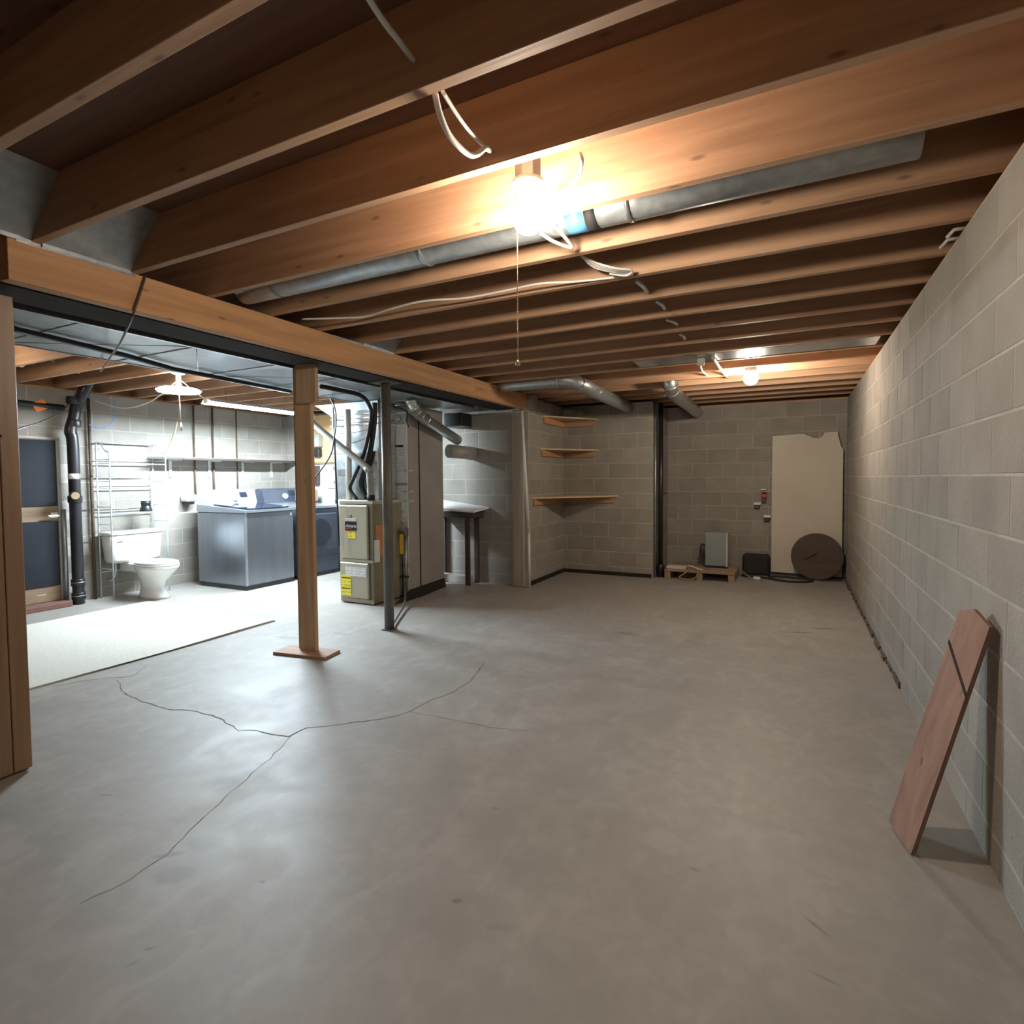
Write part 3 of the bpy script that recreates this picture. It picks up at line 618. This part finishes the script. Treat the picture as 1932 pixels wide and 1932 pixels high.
# wall shelf above the laundry
t = thing('wall_shelf', (-7.03, 5.2, 1.63), 'long white shelf on brackets above the washer', 'shelf')
part('board', MB().bbox(XL+.006, -6.90, 4.18, 6.27, 1.632, 1.655, .003), 'whitepaint', t)
part('edge_strip', MB().box(-6.90, -6.893, 4.18, 6.27, 1.630, 1.653), 'browncable', t)
for yy in (4.44, 4.98, 5.5, 6.0):
    part('bracket', MB().box(XL+.006, XL+.02, yy, yy+.035, 1.40, 1.628).box(XL+.02, -6.95, yy+.01, yy+.025, 1.612, 1.631), 'whitepaint', t)
for yy, rr, wh in ((4.78, .014, 'nearest the wire rack'), (5.05, .016, 'between the outer two'), (5.42, .011, 'nearest the dryer')):
    pipe('wall_pipe', [(XL+.03, yy, ZW), (XL+.03, yy, 1.66)], rr*.75, 'rust', 'dark supply pipe above the laundry shelf, '+wh, sm=False, group='supply pipes over the shelf')
    pipe('wall_pipe', [(XL+.03, yy, 1.625), (XL+.03, yy, 1.12)], rr*.75, 'rust', 'dark supply pipe below the laundry shelf, '+wh, sm=False, group='supply pipes under the shelf')
pipe('hanging_hose', [(-6.88, 4.37, 2.1), (-6.9, 4.33, 1.9), (-6.94, 4.24, 1.665)], .012, 'card', 'tan cord hanging down to the end of the laundry shelf', 'cord', 8)
# white dispenser on wall
t = thing('wall_dispenser', (XL+.09, 4.65, 1.03), 'small white dispenser mounted on the wall left of the washer', 'dispenser')
part('housing', MB().bbox(XL+.006, XL+.16, 4.575, 4.72, 1.08, 1.175, .02), 'whitepaint', t)
part('outlet', MB().bbox(XL+.01, XL+.13, 4.60, 4.70, 1.045, 1.08, .01), 'black', t)
# plywood service board and meters on the end wall
t = thing('service_board', (-6.25, YE-.02, 1.6), 'yellow plywood service board on the end wall above the dryer', 'board')
part('board', MB().box(-6.56, -5.70, YE-.022, YE-.006, 1.62, 2.33), 'plyyellow', t)
part('meter_box', MB().bbox(-6.50, -6.36, YE-.12, YE-.022, 1.85, 2.05, .008), 'greypvc', t)
part('dark_box', MB().bbox(-6.50, -6.38, YE-.10, YE-.022, 1.70, 1.83, .008), 'black', t)
part('rail', MB().box(-6.56, -5.70, YE-.04, YE-.006, 1.59, 1.615), 'doorwood', t)
single('wall_panel', MB().box(-6.62, -5.60, YE-.02, YE-.006, .95, 1.585), 'laminate', 'white sheet fixed to the end wall behind the dryer', 'panel')
single('outlet_box', MB().bbox(-6.53, -6.43, YE-.08, YE-.022, 1.28, 1.57, .008), 'browncable', 'dark outlet box on the white sheet behind the dryer', 'outlet')
# gas manifold
t = thing('gas_valve', (-5.98, 6.1, 1.0), 'black pipe with small valves in front of the white sheet', 'pipe')
part('riser', MB().tube([(-6.02, 6.18, 1.0), (-6.02, 6.18, 1.62)], .018, 8), 'black', t)
part('handle', MB().box(-6.15, -5.93, 6.15, 6.16, 1.22, 1.232), 'black', t)
part('valve', MB().bbox(-6.04, -5.93, 6.15, 6.2, 1.29, 1.335, .01), 'black', t)
part('red_handle', MB().bbox(-6.04, -6.0, 6.14, 6.2, 1.49, 1.55, .008), 'red', t)

# ================================================================== TOILET AND RACK
t = thing('toilet', (-6.75, 3.88, 0), 'white toilet against the block wall under the wire rack', 'toilet')
def loft(rings, n=24):
    mb = MB(); vs = []; fs = []
    for (cx, cy_, z, ax, ay, pw) in rings:
        for k in range(n):
            a = 2*math.pi*k/n; ca, sa = math.cos(a), math.sin(a)
            vs.append((cx+ax*abs(ca)**pw*(1 if ca > 0 else -1), cy_+ay*abs(sa)**pw*(1 if sa > 0 else -1), z))
    for i in range(len(rings)-1):
        for k in range(n): fs.append((i*n+k, i*n+(k+1) % n, (i+1)*n+(k+1) % n, (i+1)*n+k))
    mb.add(vs, fs, True); L = (len(rings)-1)*n
    mb.add([vs[i] for i in range(n)], [tuple(range(n))[::-1]]); mb.add([vs[L+i] for i in range(n)], [tuple(range(n))])
    return mb
tk = part('tank', loft([(-7.03, 3.88, .41, .105, .26, .35), (-7.03, 3.88, .45, .115, .275, .3), (-7.03, 3.88, .735, .125, .295, .3)]), 'porcelain', t)
part('tank_lid', loft([(-7.03, 3.88, .736, .135, .305, .3), (-7.03, 3.88, .755, .14, .31, .3), (-7.03, 3.88, .772, .125, .30, .3)]), 'porcelain', tk)
part('flush_lever', MB().tube([(-6.90, 3.66, .69), (-6.885, 3.66, .69), (-6.885, 3.73, .685)], .008, 8), 'chrome', tk)
part('bowl', loft([(-6.64, 3.88, 0, .20, .125, .8), (-6.64, 3.88, .03, .19, .115, .8), (-6.66, 3.88, .12, .15, .095, .9), (-6.64, 3.88, .2, .17, .11, .9), (-6.60, 3.88, .28, .23, .155, .95), (-6.57, 3.88, .35, .28, .185, .95), (-6.565, 3.88, .385, .29, .195, .95)]), 'porcelain', t)
part('rear_deck', MB().bbox(-7.1, -6.78, 3.76, 4.0, .29, .408, .02), 'porcelain', t)
part('seat', loft([(-6.57, 3.88, .386, .285, .19, .95), (-6.57, 3.88, .40, .295, .198, .95), (-6.57, 3.88, .408, .285, .19, .95)]), 'porcelain', t)
part('seat_cover', loft([(-6.57, 3.88, .409, .28, .188, .95), (-6.57, 3.88, .425, .285, .192, .95), (-6.57, 3.88, .436, .25, .165, .95)]), 'porcelain', t)
part('supply_pipe', MB().tube(smooth_path([(-7.17, 3.66, .2), (-7.08, 3.66, .2), (-7.03, 3.68, .28), (-7.02, 3.68, .41)]), .008, 8), 'chrome', t)
t = thing('wire_rack', (-7.03, 3.9, 0), 'tall chrome wire rack standing over the toilet', 'rack')
for x in (-7.15, -6.89):
    for y in (3.585, 4.215):
        part('leg', MB().tube([(x, y, 0), (x, y, 1.69 if x > -7 else 1.80)], .008, 8), 'chrome', t)
for y in (3.585, 4.215):
    part('side_rail', MB().tube(smooth_path([(-7.15, y, 1.80), (-7.05, y, 1.78), (-6.97, y, 1.70), (-6.89, y, 1.69)]), .007, 7), 'chrome', t)
    for z in (.35, .86, 1.06, 1.35, 1.60): part('side_rung', MB().tube([(-7.15, y, z), (-6.89, y, z)], .005, 6), 'chrome', t)
part('top_rail', MB().tube([(-7.15, 3.585, 1.80), (-7.15, 4.215, 1.80)], .008, 7), 'chrome', t)
for z in (.98, 1.27, 1.555):
    mb = MB()
    for x in (-7.15, -6.89): mb.tube([(x, 3.585, z), (x, 4.215, z)], .006, 6)
    for i in range(1, 26): y = 3.585+.63*i/26; mb.tube([(-7.15, y, z+.005), (-6.89, y, z+.005)], .0025, 4)
    sh = part('wire_shelf', mb, 'chrome', t)
    for dz in (.05,): part('shelf_rail', MB().tube([(-7.15, 3.585, z+dz), (-7.15, 4.215, z+dz)], .004, 6), 'chrome', sh)
for z in (.30,): part('foot_bar', MB().tube([(-7.15, 3.585, z), (-7.15, 4.215, z)], .005, 6), 'chrome', t)
t = thing('black_jug', (-7.0, 4.03, .987), 'squat black container on the lowest rack shelf', 'container')
part('body', MB().lathe([(.068, .988), (.068, 1.0), (.05, 1.05), (.046, 1.06)], (-7.0, 4.03, 0), 18), 'black', t)
part('cap', MB().lathe([(.05, 1.06), (.052, 1.115)], (-7.0, 4.03, 0), 18), 'black', t)
part('sticker', MB().box(-6.962, -6.958, 4.02, 4.05, 1.005, 1.05), 'paperplain', t)
# waste stack with its clean-out
t = thing('waste_stack', (-7.03, 3.30, 0), 'thick black waste stack with a round clean-out plug', 'pipe')
part('pipe', MB().tube(smooth_path([(-7.05, 3.31, .0), (-7.05, 3.31, .9), (-7.05, 3.31, 1.75), (-7.05, 3.29, 1.9), (-7.05, 3.33, 2.05), (-7.05, 3.36, 2.2), (-7.03, 3.42, 2.34), (-6.95, 3.46, 2.48), (-6.75, 3.47, 2.52), (-6.3, 3.47, 2.52)], 5), .055, 18), 'black', t)
for z in (.05, .2, 1.12, 1.95, 2.2): part('hub', MB().lathe([(.062, z), (.066, z+.01), (.066, z+.07), (.062, z+.08)], (-7.05, 3.31 if z < 1.9 else 3.33, 0), 18), 'black', t)
part('cleanout', MB().lathe([(.05, -.02), (.05, .06)], (-6.99, 3.28, 1.2), 16, axis=(1, -.35, 0)), 'black', t)
part('plug', MB().lathe([(.04, .06), (.038, .075)], (-6.99, 3.28, 1.2), 16, axis=(1, -.35, 0)), 'tan', t, label='tan clean-out plug')
part('label_band', MB().lathe([(.0555, 1.38), (.0555, 1.44)], (-7.05, 3.31, 0), 18), 'paperplain', t, label='white band around the stack')
for z in (.09, .24): part('clamp', MB().lathe([(.067, z), (.067, z+.008)], (-7.05, 3.31, 0), 18), 'galv', t)
pipe('vent_pipe', [(-7.13, 3.235, 0), (-7.13, 3.235, 1.05)], .022, 'galv', 'pale slim pipe in front of the door edge', sm=False)
pipe('rusty_pipe', [(XL+.04, 3.53, .0), (XL+.04, 3.53, 1.2), (XL+.04, 3.53, 2.3)], .016, 'rust', 'rusty vertical pipe between the stack and the rack', sm=False)
pipe('drain_pipe', [(-7.08, 1.8, 2.19), (-7.08, 2.6, 2.165), (-7.06, 3.24, 2.15)], .035, 'black', 'black horizontal drain pipe high above the door', sm=False, n=14)
pipe('blue_cable', [(-7.0, 3.72, 2.3), (-7.02, 3.73, 2.12), (-7.02, 3.68, 2.0), (-7.04, 3.58, 1.96), (-7.06, 3.48, 1.99)], .006, 'blue', 'blue cable looping below the joists near the stack', 'cable', 6)
pipe('white_cable', [(-6.9, 3.45, 2.25), (-6.3, 3.42, 2.12), (-5.7, 3.36, 2.14), (-5.22, 3.33, 2.3)], .005, 'whitecable', 'thin white cable sagging to the disc lamp', 'cable', 6)
pipe('white_cable', [(-5.2, 3.36, 2.3), (-5.5, 3.7, 2.26), (-5.72, 3.95, 2.24)], .004, 'whitecable', 'short white cable from the disc lamp to the tube lamp', 'cable', 6)
for i, pts in enumerate(([(40, 650), (75, 668), (105, 683), (125, 690)], [(55, 668), (95, 672), (130, 664), (160, 668)], [(110, 655), (125, 680), (140, 700), (150, 704)], [(70, 671), (110, 684), (128, 676), (155, 672)])):
    pipe('white_cable', [at(u, v, x=-6.4-.1*i) for u, v in pts], .007, 'whitecable', ('white cable running down to the stack elbow', 'white cable looping over the black stack elbow', 'thick white cable hanging across the stack elbow', 'thin white cable sagging behind the stack elbow')[i], 'cable', 6, group='cables above the waste stack')
pipe('white_hook', [at(32, 680, x=-6.2), at(40, 682, x=-6.2), at(44, 687, x=-6.2), at(40, 690, x=-6.2), at(32, 686, x=-6.2)], .014, 'whitecable', 'white hooked cable end showing past the partition', 'cable', 8)
q = at(75, 714, x=-7.03)
single('orange_tag', MB().box(-7.046, -7.04, q.y-.06, q.y+.06, 2.10, 2.20, Matrix.Rotation(.5, 3, 'X')), 'orange', 'bright orange tag tied to the horizontal drain pipe', 'tag')
pipe('black_cable', [at(0, 823, x=-3.16), at(40, 808, x=-3.9), at(80, 795, x=-5.2), at(118, 775, x=-6.6), at(150, 735, x=-6.8)], .006, 'black', 'thin black cable crossing the opening past the partition', 'cable', 6)
pipe('black_cable', [at(275, 520, x=-2.93), at(262, 560, x=-2.93), at(252, 590, x=-2.93), at(246, 606, x=-3.0), at(225, 650, z=2.10), at(205, 678, z=2.12), at(190, 700, z=2.2)], .006, 'browncable', 'dark cable hanging over the beam and under the duct', 'cable', 6)
# rug
mb = MB(); nx, ny = 24, 30; vs = []; fs = []
for i in range(nx+1):
    for j in range(ny+1):
        x = -6.42+2.02*i/nx; y = .6+3.1*j/ny
        e = max(0, 1-(nx-i)/2.0); vs.append((x+.012*math.sin(y*3), y, .012+e*.006*max(0, math.sin(y*2.2+.4))))
for i in range(nx):
    for j in range(ny): fs.append((i*(ny+1)+j, (i+1)*(ny+1)+j, (i+1)*(ny+1)+j+1, i*(ny+1)+j+1))
mb.add(vs, fs, True); mb.box(-6.415, -4.41, .605, 3.695, .0, .0105)
single('area_rug', mb, 'rug', 'large cream rug lying on the floor in front of the laundry', 'rug')
# door with dark panels
d = struct('door_1', MB().bbox(XL+.002, XL+.035, 2.32, 3.20, .06, 1.81, .004), 'doorwood', 'wood door with two dark panels behind the partition', 'door')
for z0, z1 in ((1.09, 1.80), (.225, .93)): part('panel', MB().bbox(XL+.035, XL+.045, 2.42, 3.192, z0, z1, .003), 'doordark', d)
part('handle', MB().tube(smooth_path([(XL+.036, 3.17, .985), (XL+.09, 3.17, .985), (XL+.095, 3.08, .985)]), .012, 8), 'pvc', d)
part('handle_plate', MB().box(XL+.035, XL+.04, 3.13, 3.195, .96, 1.02), 'pvc', d)
part('lintel', MB().box(XL+.001, XL+.03, 2.28, 3.24, 1.812, 1.835), 'mortar', d)
part('jamb', MB().box(XL+.001, XL+.04, 3.20, 3.235, .06, 1.81), 'greypvc', d)
part('vent_mark', MB().box(XL+.035, XL+.037, 2.98, 3.06, .14, .145), 'whitepaint', d)
struct('trim_1', MB().bbox(XL+.001, XL+.22, 2.2, 3.22, 0, .058, .006), 'brick', 'red brown threshold step below the door', 'step')

# ================================================================== SHELF ALCOVE
def corner_shelf(z, a, b, label):
    t = thing('corner_shelf', (XN+.2, YN-.2, z-.12), label, 'shelf', None)
    x0, y0 = XN+.006, YN-.006
    M.setdefault('shelfboard', wood('shelf_board', 'x', (.60, .45, .29), (.46, .33, .2), knots=False))
    part('board', MB().prism([(x0, y0-a, z), (x0, y0, z), (x0+b, y0, z)], (0, 0, .018)), 'shelfboard', t)
    part('cleat', MB().box(x0, x0+.02, y0-a+.02, y0, z-.085, z), 'wy', t)
    part('cleat', MB().box(x0+.021, x0+b-.05, y0-.02, y0, z-.085, z), 'wx', t)
corner_shelf(2.155, .74, .52, 'topmost wooden corner shelf in the block alcove')
corner_shelf(1.725, .82, .52, 'middle wooden corner shelf in the block alcove')
corner_shelf(1.09, 1.08, .80, 'lowest and widest wooden corner shelf in the alcove')
M['paleboard'] = wood('pale_board_z', 'z', (.42, .37, .29), (.34, .295, .225), knots=False)
single('corner_stud', MB().bbox(-3.15, -3.0, YE-.045, YE-.005, 0, 2.19, .003), 'paleboard', 'pale upright board at the end of the beam', 'board')
struct('trim_2', MB().bbox(-3.15, XN+.07, YE-.06, YE+.13, 2.2, 2.375, .006), 'block', 'block corbel under the end of the beam', 'corbel')
t = thing('leaning_pipe', (-2.90, 6.2, 0), 'white plastic pipe leaning upright beside the alcove', 'pipe')
part('lower_pipe', MB().tube([(-2.89, 6.19, 0), (-2.905, 6.21, .70)], .017, 10), 'pvc', t)
part('upper_pipe', MB().tube([(-2.905, 6.21, .68), (-3.0, 6.225, 2.18)], .021, 10), 'pvc', t)
for i, p0 in enumerate(((XN+.004, YE+.02, 1), (0, 0, 0))[:1]):
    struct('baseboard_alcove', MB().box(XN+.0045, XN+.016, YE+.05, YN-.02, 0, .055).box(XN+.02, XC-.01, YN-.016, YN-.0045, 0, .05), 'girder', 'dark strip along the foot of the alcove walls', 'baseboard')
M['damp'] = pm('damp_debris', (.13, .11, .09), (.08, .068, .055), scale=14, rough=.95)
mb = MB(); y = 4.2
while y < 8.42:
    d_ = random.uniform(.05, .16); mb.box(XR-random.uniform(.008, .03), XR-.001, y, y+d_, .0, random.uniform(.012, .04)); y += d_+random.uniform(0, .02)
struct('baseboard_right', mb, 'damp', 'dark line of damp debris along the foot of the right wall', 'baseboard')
# black vent box below the beam
single('vent_box', MB().bbox(-4.02, -3.75, YE-.26, YE-.008, 2.02, 2.19, .01), 'black', 'black vent box high on the shaded block wall', 'vent')
# bench in the corner behind the return duct
t = thing('work_bench', (-3.85, 6.1, 0), 'dark bench with a white tilted top behind the return duct', 'bench')
part('top', MB().add([(-4.25, 6.28, 1.06), (-3.50, 6.28, .965), (-3.56, 5.98, .925), (-4.2, 5.98, .965), (-4.25, 6.28, 1.08), (-3.50, 6.28, .985), (-3.56, 5.98, .945), (-4.2, 5.98, .985)],
     [(0, 3, 2, 1), (4, 5, 6, 7), (0, 1, 5, 4), (1, 2, 6, 5), (2, 3, 7, 6), (3, 0, 4, 7)]), 'laminate', t, label='white laminate top')
part('apron', MB().box(-4.2, -3.58, 6.0, 6.27, .86, .924), 'browncable', t)
for x, y in ((-3.67, 6.02), (-3.67, 6.25), (-4.18, 6.25), (-4.18, 6.02)): part('leg', MB().box(x-.028, x+.028, y-.02, y+.02, 0, .86), 'browncable', t)
single('step_block', MB().bbox(-4.22, -3.72, 6.12, 6.228, 0, .10, .006), 'mortar', 'pale concrete kerb under the dark bench', 'kerb')
# vertical pipes at the alcove end
t = thing('drain_stack', (XC+.06, 7.62, 0), 'slim black drain pipe beside the alcove corner', 'pipe')
part('pipe', MB().tube([(XC+.075, 7.66, 0), (XC+.075, 7.66, 2.34)], .032, 14), 'black', t)
part('hub', MB().lathe([(.06, 0), (.055, .16), (.035, .18)], (XC+.075, 7.66, 0), 14), 'black', t)
part('valve_stub', MB().tube([(XC+.075, 7.66, 1.13), (XC+.16, 7.63, 1.14)], .016, 8), 'rust', t)
pipe('conduit', [(XC+.022, 7.57, 0), (XC+.022, 7.57, 2.36)], .014, 'galv', 'thin grey conduit running up the alcove corner', sm=False)

# ================================================================== FAR END
t = thing('pallet', (-1.1, 7.9, 0), 'weathered wooden pallet on the floor by the far wall', 'pallet')
px0, px1, py0, py1 = -1.53, -.655, 7.54, 8.24
for x in (px0, (px0+px1)/2-.03, px1-.075): part('stringer', MB().box(x, x+.075, py0+.01, py1-.01, .0, .10), 'old_y', t)
for i in range(6):
    y = py0+(py1-py0-.10)*i/5; part('slat', MB().bbox(px0, px1, y, y+.105, .10, .118, .002), 'old_x', t)
t = thing('foam_box', (-.9, 8.05, .118), 'tall grey box with a pale side standing on the pallet', 'box')
part('body', MB().bbox(-1.065, -.80, 7.93, 8.19, .145, .60, .008), 'greybox', t)
part('side_face', MB().box(-.80, -.776, 7.925, 8.195, .142, .602), 'palebox', t, label='pale speckled side of the box')
part('foot', MB().box(-1.05, -.79, 7.95, 8.18, .118, .145), 'blackmatt', t)
part('side_handle', MB().tube(smooth_path([(-1.065, 8.0, .42), (-1.12, 8.0, .42), (-1.13, 8.0, .36), (-1.13, 8.0, .28), (-1.065, 8.0, .27)]), .012, 8), 'blackmatt', t)
single('cream_strip_box', MB().bbox(-1.52, -1.27, 7.62, 7.78, .1185, .155, .006), 'panelboard', 'flat cream carton lying on the left of the pallet', 'carton')
pipe('extension_lead', [(-1.24, 7.66, .128), (-1.22, 7.58, .135), (-1.26, 7.522, .09), (-1.33, 7.515, .03), (-1.2, 7.512, .012), (-1.12, 7.52, .05), (-1.10, 7.525, .11), (-1.14, 7.6, .128)], .008, 'insul', 'orange cord looping over the pallet front', 'cord', 7)
pipe('white_plug_cable', [(-1.25, 7.70, .165), (-1.2, 7.74, .15), (-1.12, 7.7, .13), (-1.06, 7.68, .126)], .01, 'pvc', 'white cable end lying on the pallet beside the carton', 'cable', 7)
# cream board
prof = [(-.262, .045), (.575, .03), (.575, 1.70), (.55, 1.73), (.535, 1.80), (.52, 1.86), (.51, 1.93), (.36, 1.925), (.345, 1.885), (.30, 1.85), (.22, 1.855), (.20, 1.875), (.13, 1.905), (.11, 1.92), (-.262, 1.90)]
single('cream_board', MB().prism([(x, 8.40-.0+.045*z/1.9, z) for x, z in prof], (0, .03, 0)), 'panelboard', 'tall cream board with a broken top edge against the far wall', 'board')
mb = MB().lathe([(.30, -.012), (.305, 0), (.30, .012)], (.285, 8.26, .302), 40, axis=(0, -1, .22), smooth=False)
t = thing('round_top', (.285, 8.26, 0), 'round brown table top leaning against the cream board', 'table top')
part('disc', mb, 'brownwood', t)
part('split', MB().box(.13, .29, 8.232, 8.245, .30, .312, Matrix.Rotation(-.55, 3, 'Y')), 'blackmatt', t)
single('black_tub', MB().bbox(-.62, -.275, 8.26, 8.48, 0, .28, .03), 'blackmatt', 'low black tub beside the cream board', 'tub')
hp = []
for k in range(40):
    a = 2*math.pi*k/39*1.15+2.2; hp.append((-.02+.26*math.cos(a), 8.06+.15*math.sin(a)+.03*math.cos(2*a), .015+.006*(k > 30)))
pipe('coiled_hose', [(-.62, 8.12, .014), (-.42, 8.08, .014), (-.25, 8.0, .014)]+hp[8:], .013, 'blackmatt', 'black hose coiled on the floor in front of the cream board', 'hose', 8)
pipe('grey_cord', [(-.64, 8.10, .10), (-.5, 7.98, .02), (-.40, 7.93, .012), (-.33, 7.92, .012)], .007, 'greypvc', 'thin grey cord running from the pallet to the plug', 'cord', 6)
single('white_plug', MB().bbox(-.46, -.37, 7.87, 7.93, 0, .045, .012), 'pvc', 'white plug lying on the floor beside the pallet', 'plug')
pipe('power_lead', [(.3, 8.14, .012), (.45, 8.2, .012), (.58, 8.25, .014)], .008, 'blackmatt', 'short black cord end by the foot of the round top', 'cord', 6)
for i, (x, z, lab) in enumerate(((-.444, .965, 'white outlet box on the far wall, next to the red one'), (-.318, .79, 'white outlet box half behind the cream board edge'))):
    t = thing('outlet_box', (x, YB-.03, z-.04), lab, 'outlet')
    part('cover', MB().bbox(x-.045, x+.045, YB-.055, YB-.005, z-.008, z+.028, .006), 'whitepaint', t)
    part('plug', MB().bbox(x-.045, x+.03, YB-.045, YB-.005, z-.06, z-.012, .006), 'browncable', t)
t = thing('alarm_box', (-.365, YB-.03, 1.0), 'small red and black switch box on the far wall', 'switch')
part('white_tab', MB().bbox(-.405, -.335, YB-.03, YB-.005, 1.162, 1.18, .004), 'whitepaint', t)
part('body', MB().bbox(-.40, -.325, YB-.05, YB-.005, 1.06, 1.11, .006), 'red', t)
part('cap', MB().bbox(-.39, -.33, YB-.05, YB-.005, 1.112, 1.135, .006), 'black', t)
part('lower_body', MB().bbox(-.39, -.335, YB-.045, YB-.005, .99, 1.058, .006), 'browncable', t)

# ================================================================== NEAR PLANK AND CEILING CABLES
A0 = Vector((.362, 2.43, .012)); A1 = Vector((.565, 2.44, .845)); ax = (A1-A0).normalized(); wv = Vector((-.052, .19, -.012)); wv = (wv-ax*wv.dot(ax)).normalized()
nv = ax.cross(wv).normalized(); hw = .092
if nv.x > 0: nv = -nv
pts = [A0+wv*hw-ax*0, A0-wv*hw, A1-wv*hw, A1-wv*hw*.9+ax*.0, A1+wv*hw*.2+ax*.03, A1+wv*hw]
t = thing('leaning_plank', (.45, 2.43, 0), 'weathered plank with a dark stripe leaning on the right wall', 'plank')
part('plank', MB().prism(pts, -nv*.014), 'plank', t)
q0 = A1+wv*hw-ax*.11; q1 = A1-wv*hw-ax*.24
part('dark_stripe', MB().prism([q0+nv*.0005, q1+nv*.0005, q1-ax*.014+nv*.0005, q0-ax*.014+nv*.0005], nv*.001), 'girder', t)
def cable(pix, z, r, label, mat_='whitecable', group=None):
    pts = []
    for (u, v, *zz) in pix: pts.append(at(u, v, z=zz[0] if zz else z))
    pipe('ceiling_cable', pts, r, mat_, label, 'cable', 7, group=group)
cable([(680, -30, 2.46), (720, 35, 2.45), (755, 80, 2.45), (787, 122, 2.46)], 2.45, .008, 'white cable entering the second near joist from the dark bay')
cable([(820, 172, 2.40), (830, 215, 2.37), (850, 258, 2.35), (882, 290, 2.35), (900, 291, 2.37), (915, 280, 2.40), (925, 284, 2.41)], 2.37, .009, 'wide white cable drooping between two joists near the bulb')
cable([(835, 172, 2.42), (865, 220, 2.41), (895, 258, 2.41), (930, 288, 2.42)], 2.41, .006, 'thin white cable running beside the drooping one near the bulb')
cable([(1093, 288, 2.40), (1098, 305, 2.38), (1090, 335, 2.38), (1065, 360, 2.39), (1038, 372, 2.42)], 2.38, .007, 'white cable curving from the joist behind the near bulb')
cable([(1020, 440, 2.38), (1045, 456, 2.37), (1080, 468, 2.37), (1068, 450, 2.38), (1045, 425, 2.40)], 2.38, .008, 'white cable bent double below the long pipe')
for i, dv in enumerate((0, 4, 8, 12)):
    cable([(1095+4*i, 482+dv, 2.42), (1125, 496+dv*.8, 2.40), (1160, 506+dv*.6, 2.38), (1192, 510+dv*.5, 2.38), (1180, 520, 2.37), (1150, 516, 2.38)], 2.4, .006, ('topmost', 'second', 'third', 'lowest')[i]+' pale cable of the loose bundle behind the near bulb', group='bundled cables')
cable([(1170, 522), (1090, 531), (1020, 535), (960, 547), (880, 562), (800, 568), (740, 582), (690, 597), (640, 600), (570, 602)], 2.385, .006, 'long thin white cable wandering along a joist to the beam')
for i, (u0, v0, u1, v1) in enumerate(((1200, 530, 1222, 552), (1238, 568, 1254, 582), (1258, 603, 1278, 612), (1283, 630, 1292, 640))):
    cable([(u0, v0, 2.42), ((u0+u1)/2+3, (v0+v1)/2, 2.40), (u1, v1, 2.42)], 2.4, .011, 'pale cable loop in the '+('first', 'second', 'third', 'fourth')[i]+' joist bay past the loose bundle', group='cable loops in the far bays')
cable([(1345, 675, 2.37), (1360, 697, 2.36), (1372, 712, 2.42)], 2.4, .014, 'white cable strap hanging left of the far bulb')
cable([(1320, 680, 2.40), (1325, 700, 2.38), (1340, 712, 2.42)], 2.4, .009, 'thin pale cable end left of the far bulb')
t = thing('cable_clamp', tuple(at(1322, 680, z=2.36)), 'white cable clamp on the joist left of the far bulb', 'clamp')
q = at(1322, 680, z=2.36); part('clamp', MB().bbox(q.x-.03, q.x+.03, q.y-.012, q.y+.012, 2.315, 2.379, .006), 'pvc', t)
q = at(1800, 435, x=.60)
t = thing('pipe_stub', (q.x, q.y, q.z), 'small pale cable ends poking out at the top of the right wall', 'cable')
part('stub', MB().tube([(XR+.02, q.y-.05, 2.372), (XR-.03, q.y-.05, 2.372), (XR-.05, q.y-.03, 2.35)], .008, 8), 'tape', t)
part('stub', MB().tube([(XR+.02, q.y+.06, 2.372), (XR-.03, q.y+.06, 2.372), (XR-.05, q.y+.09, 2.35)], .008, 8), 'tape', t)
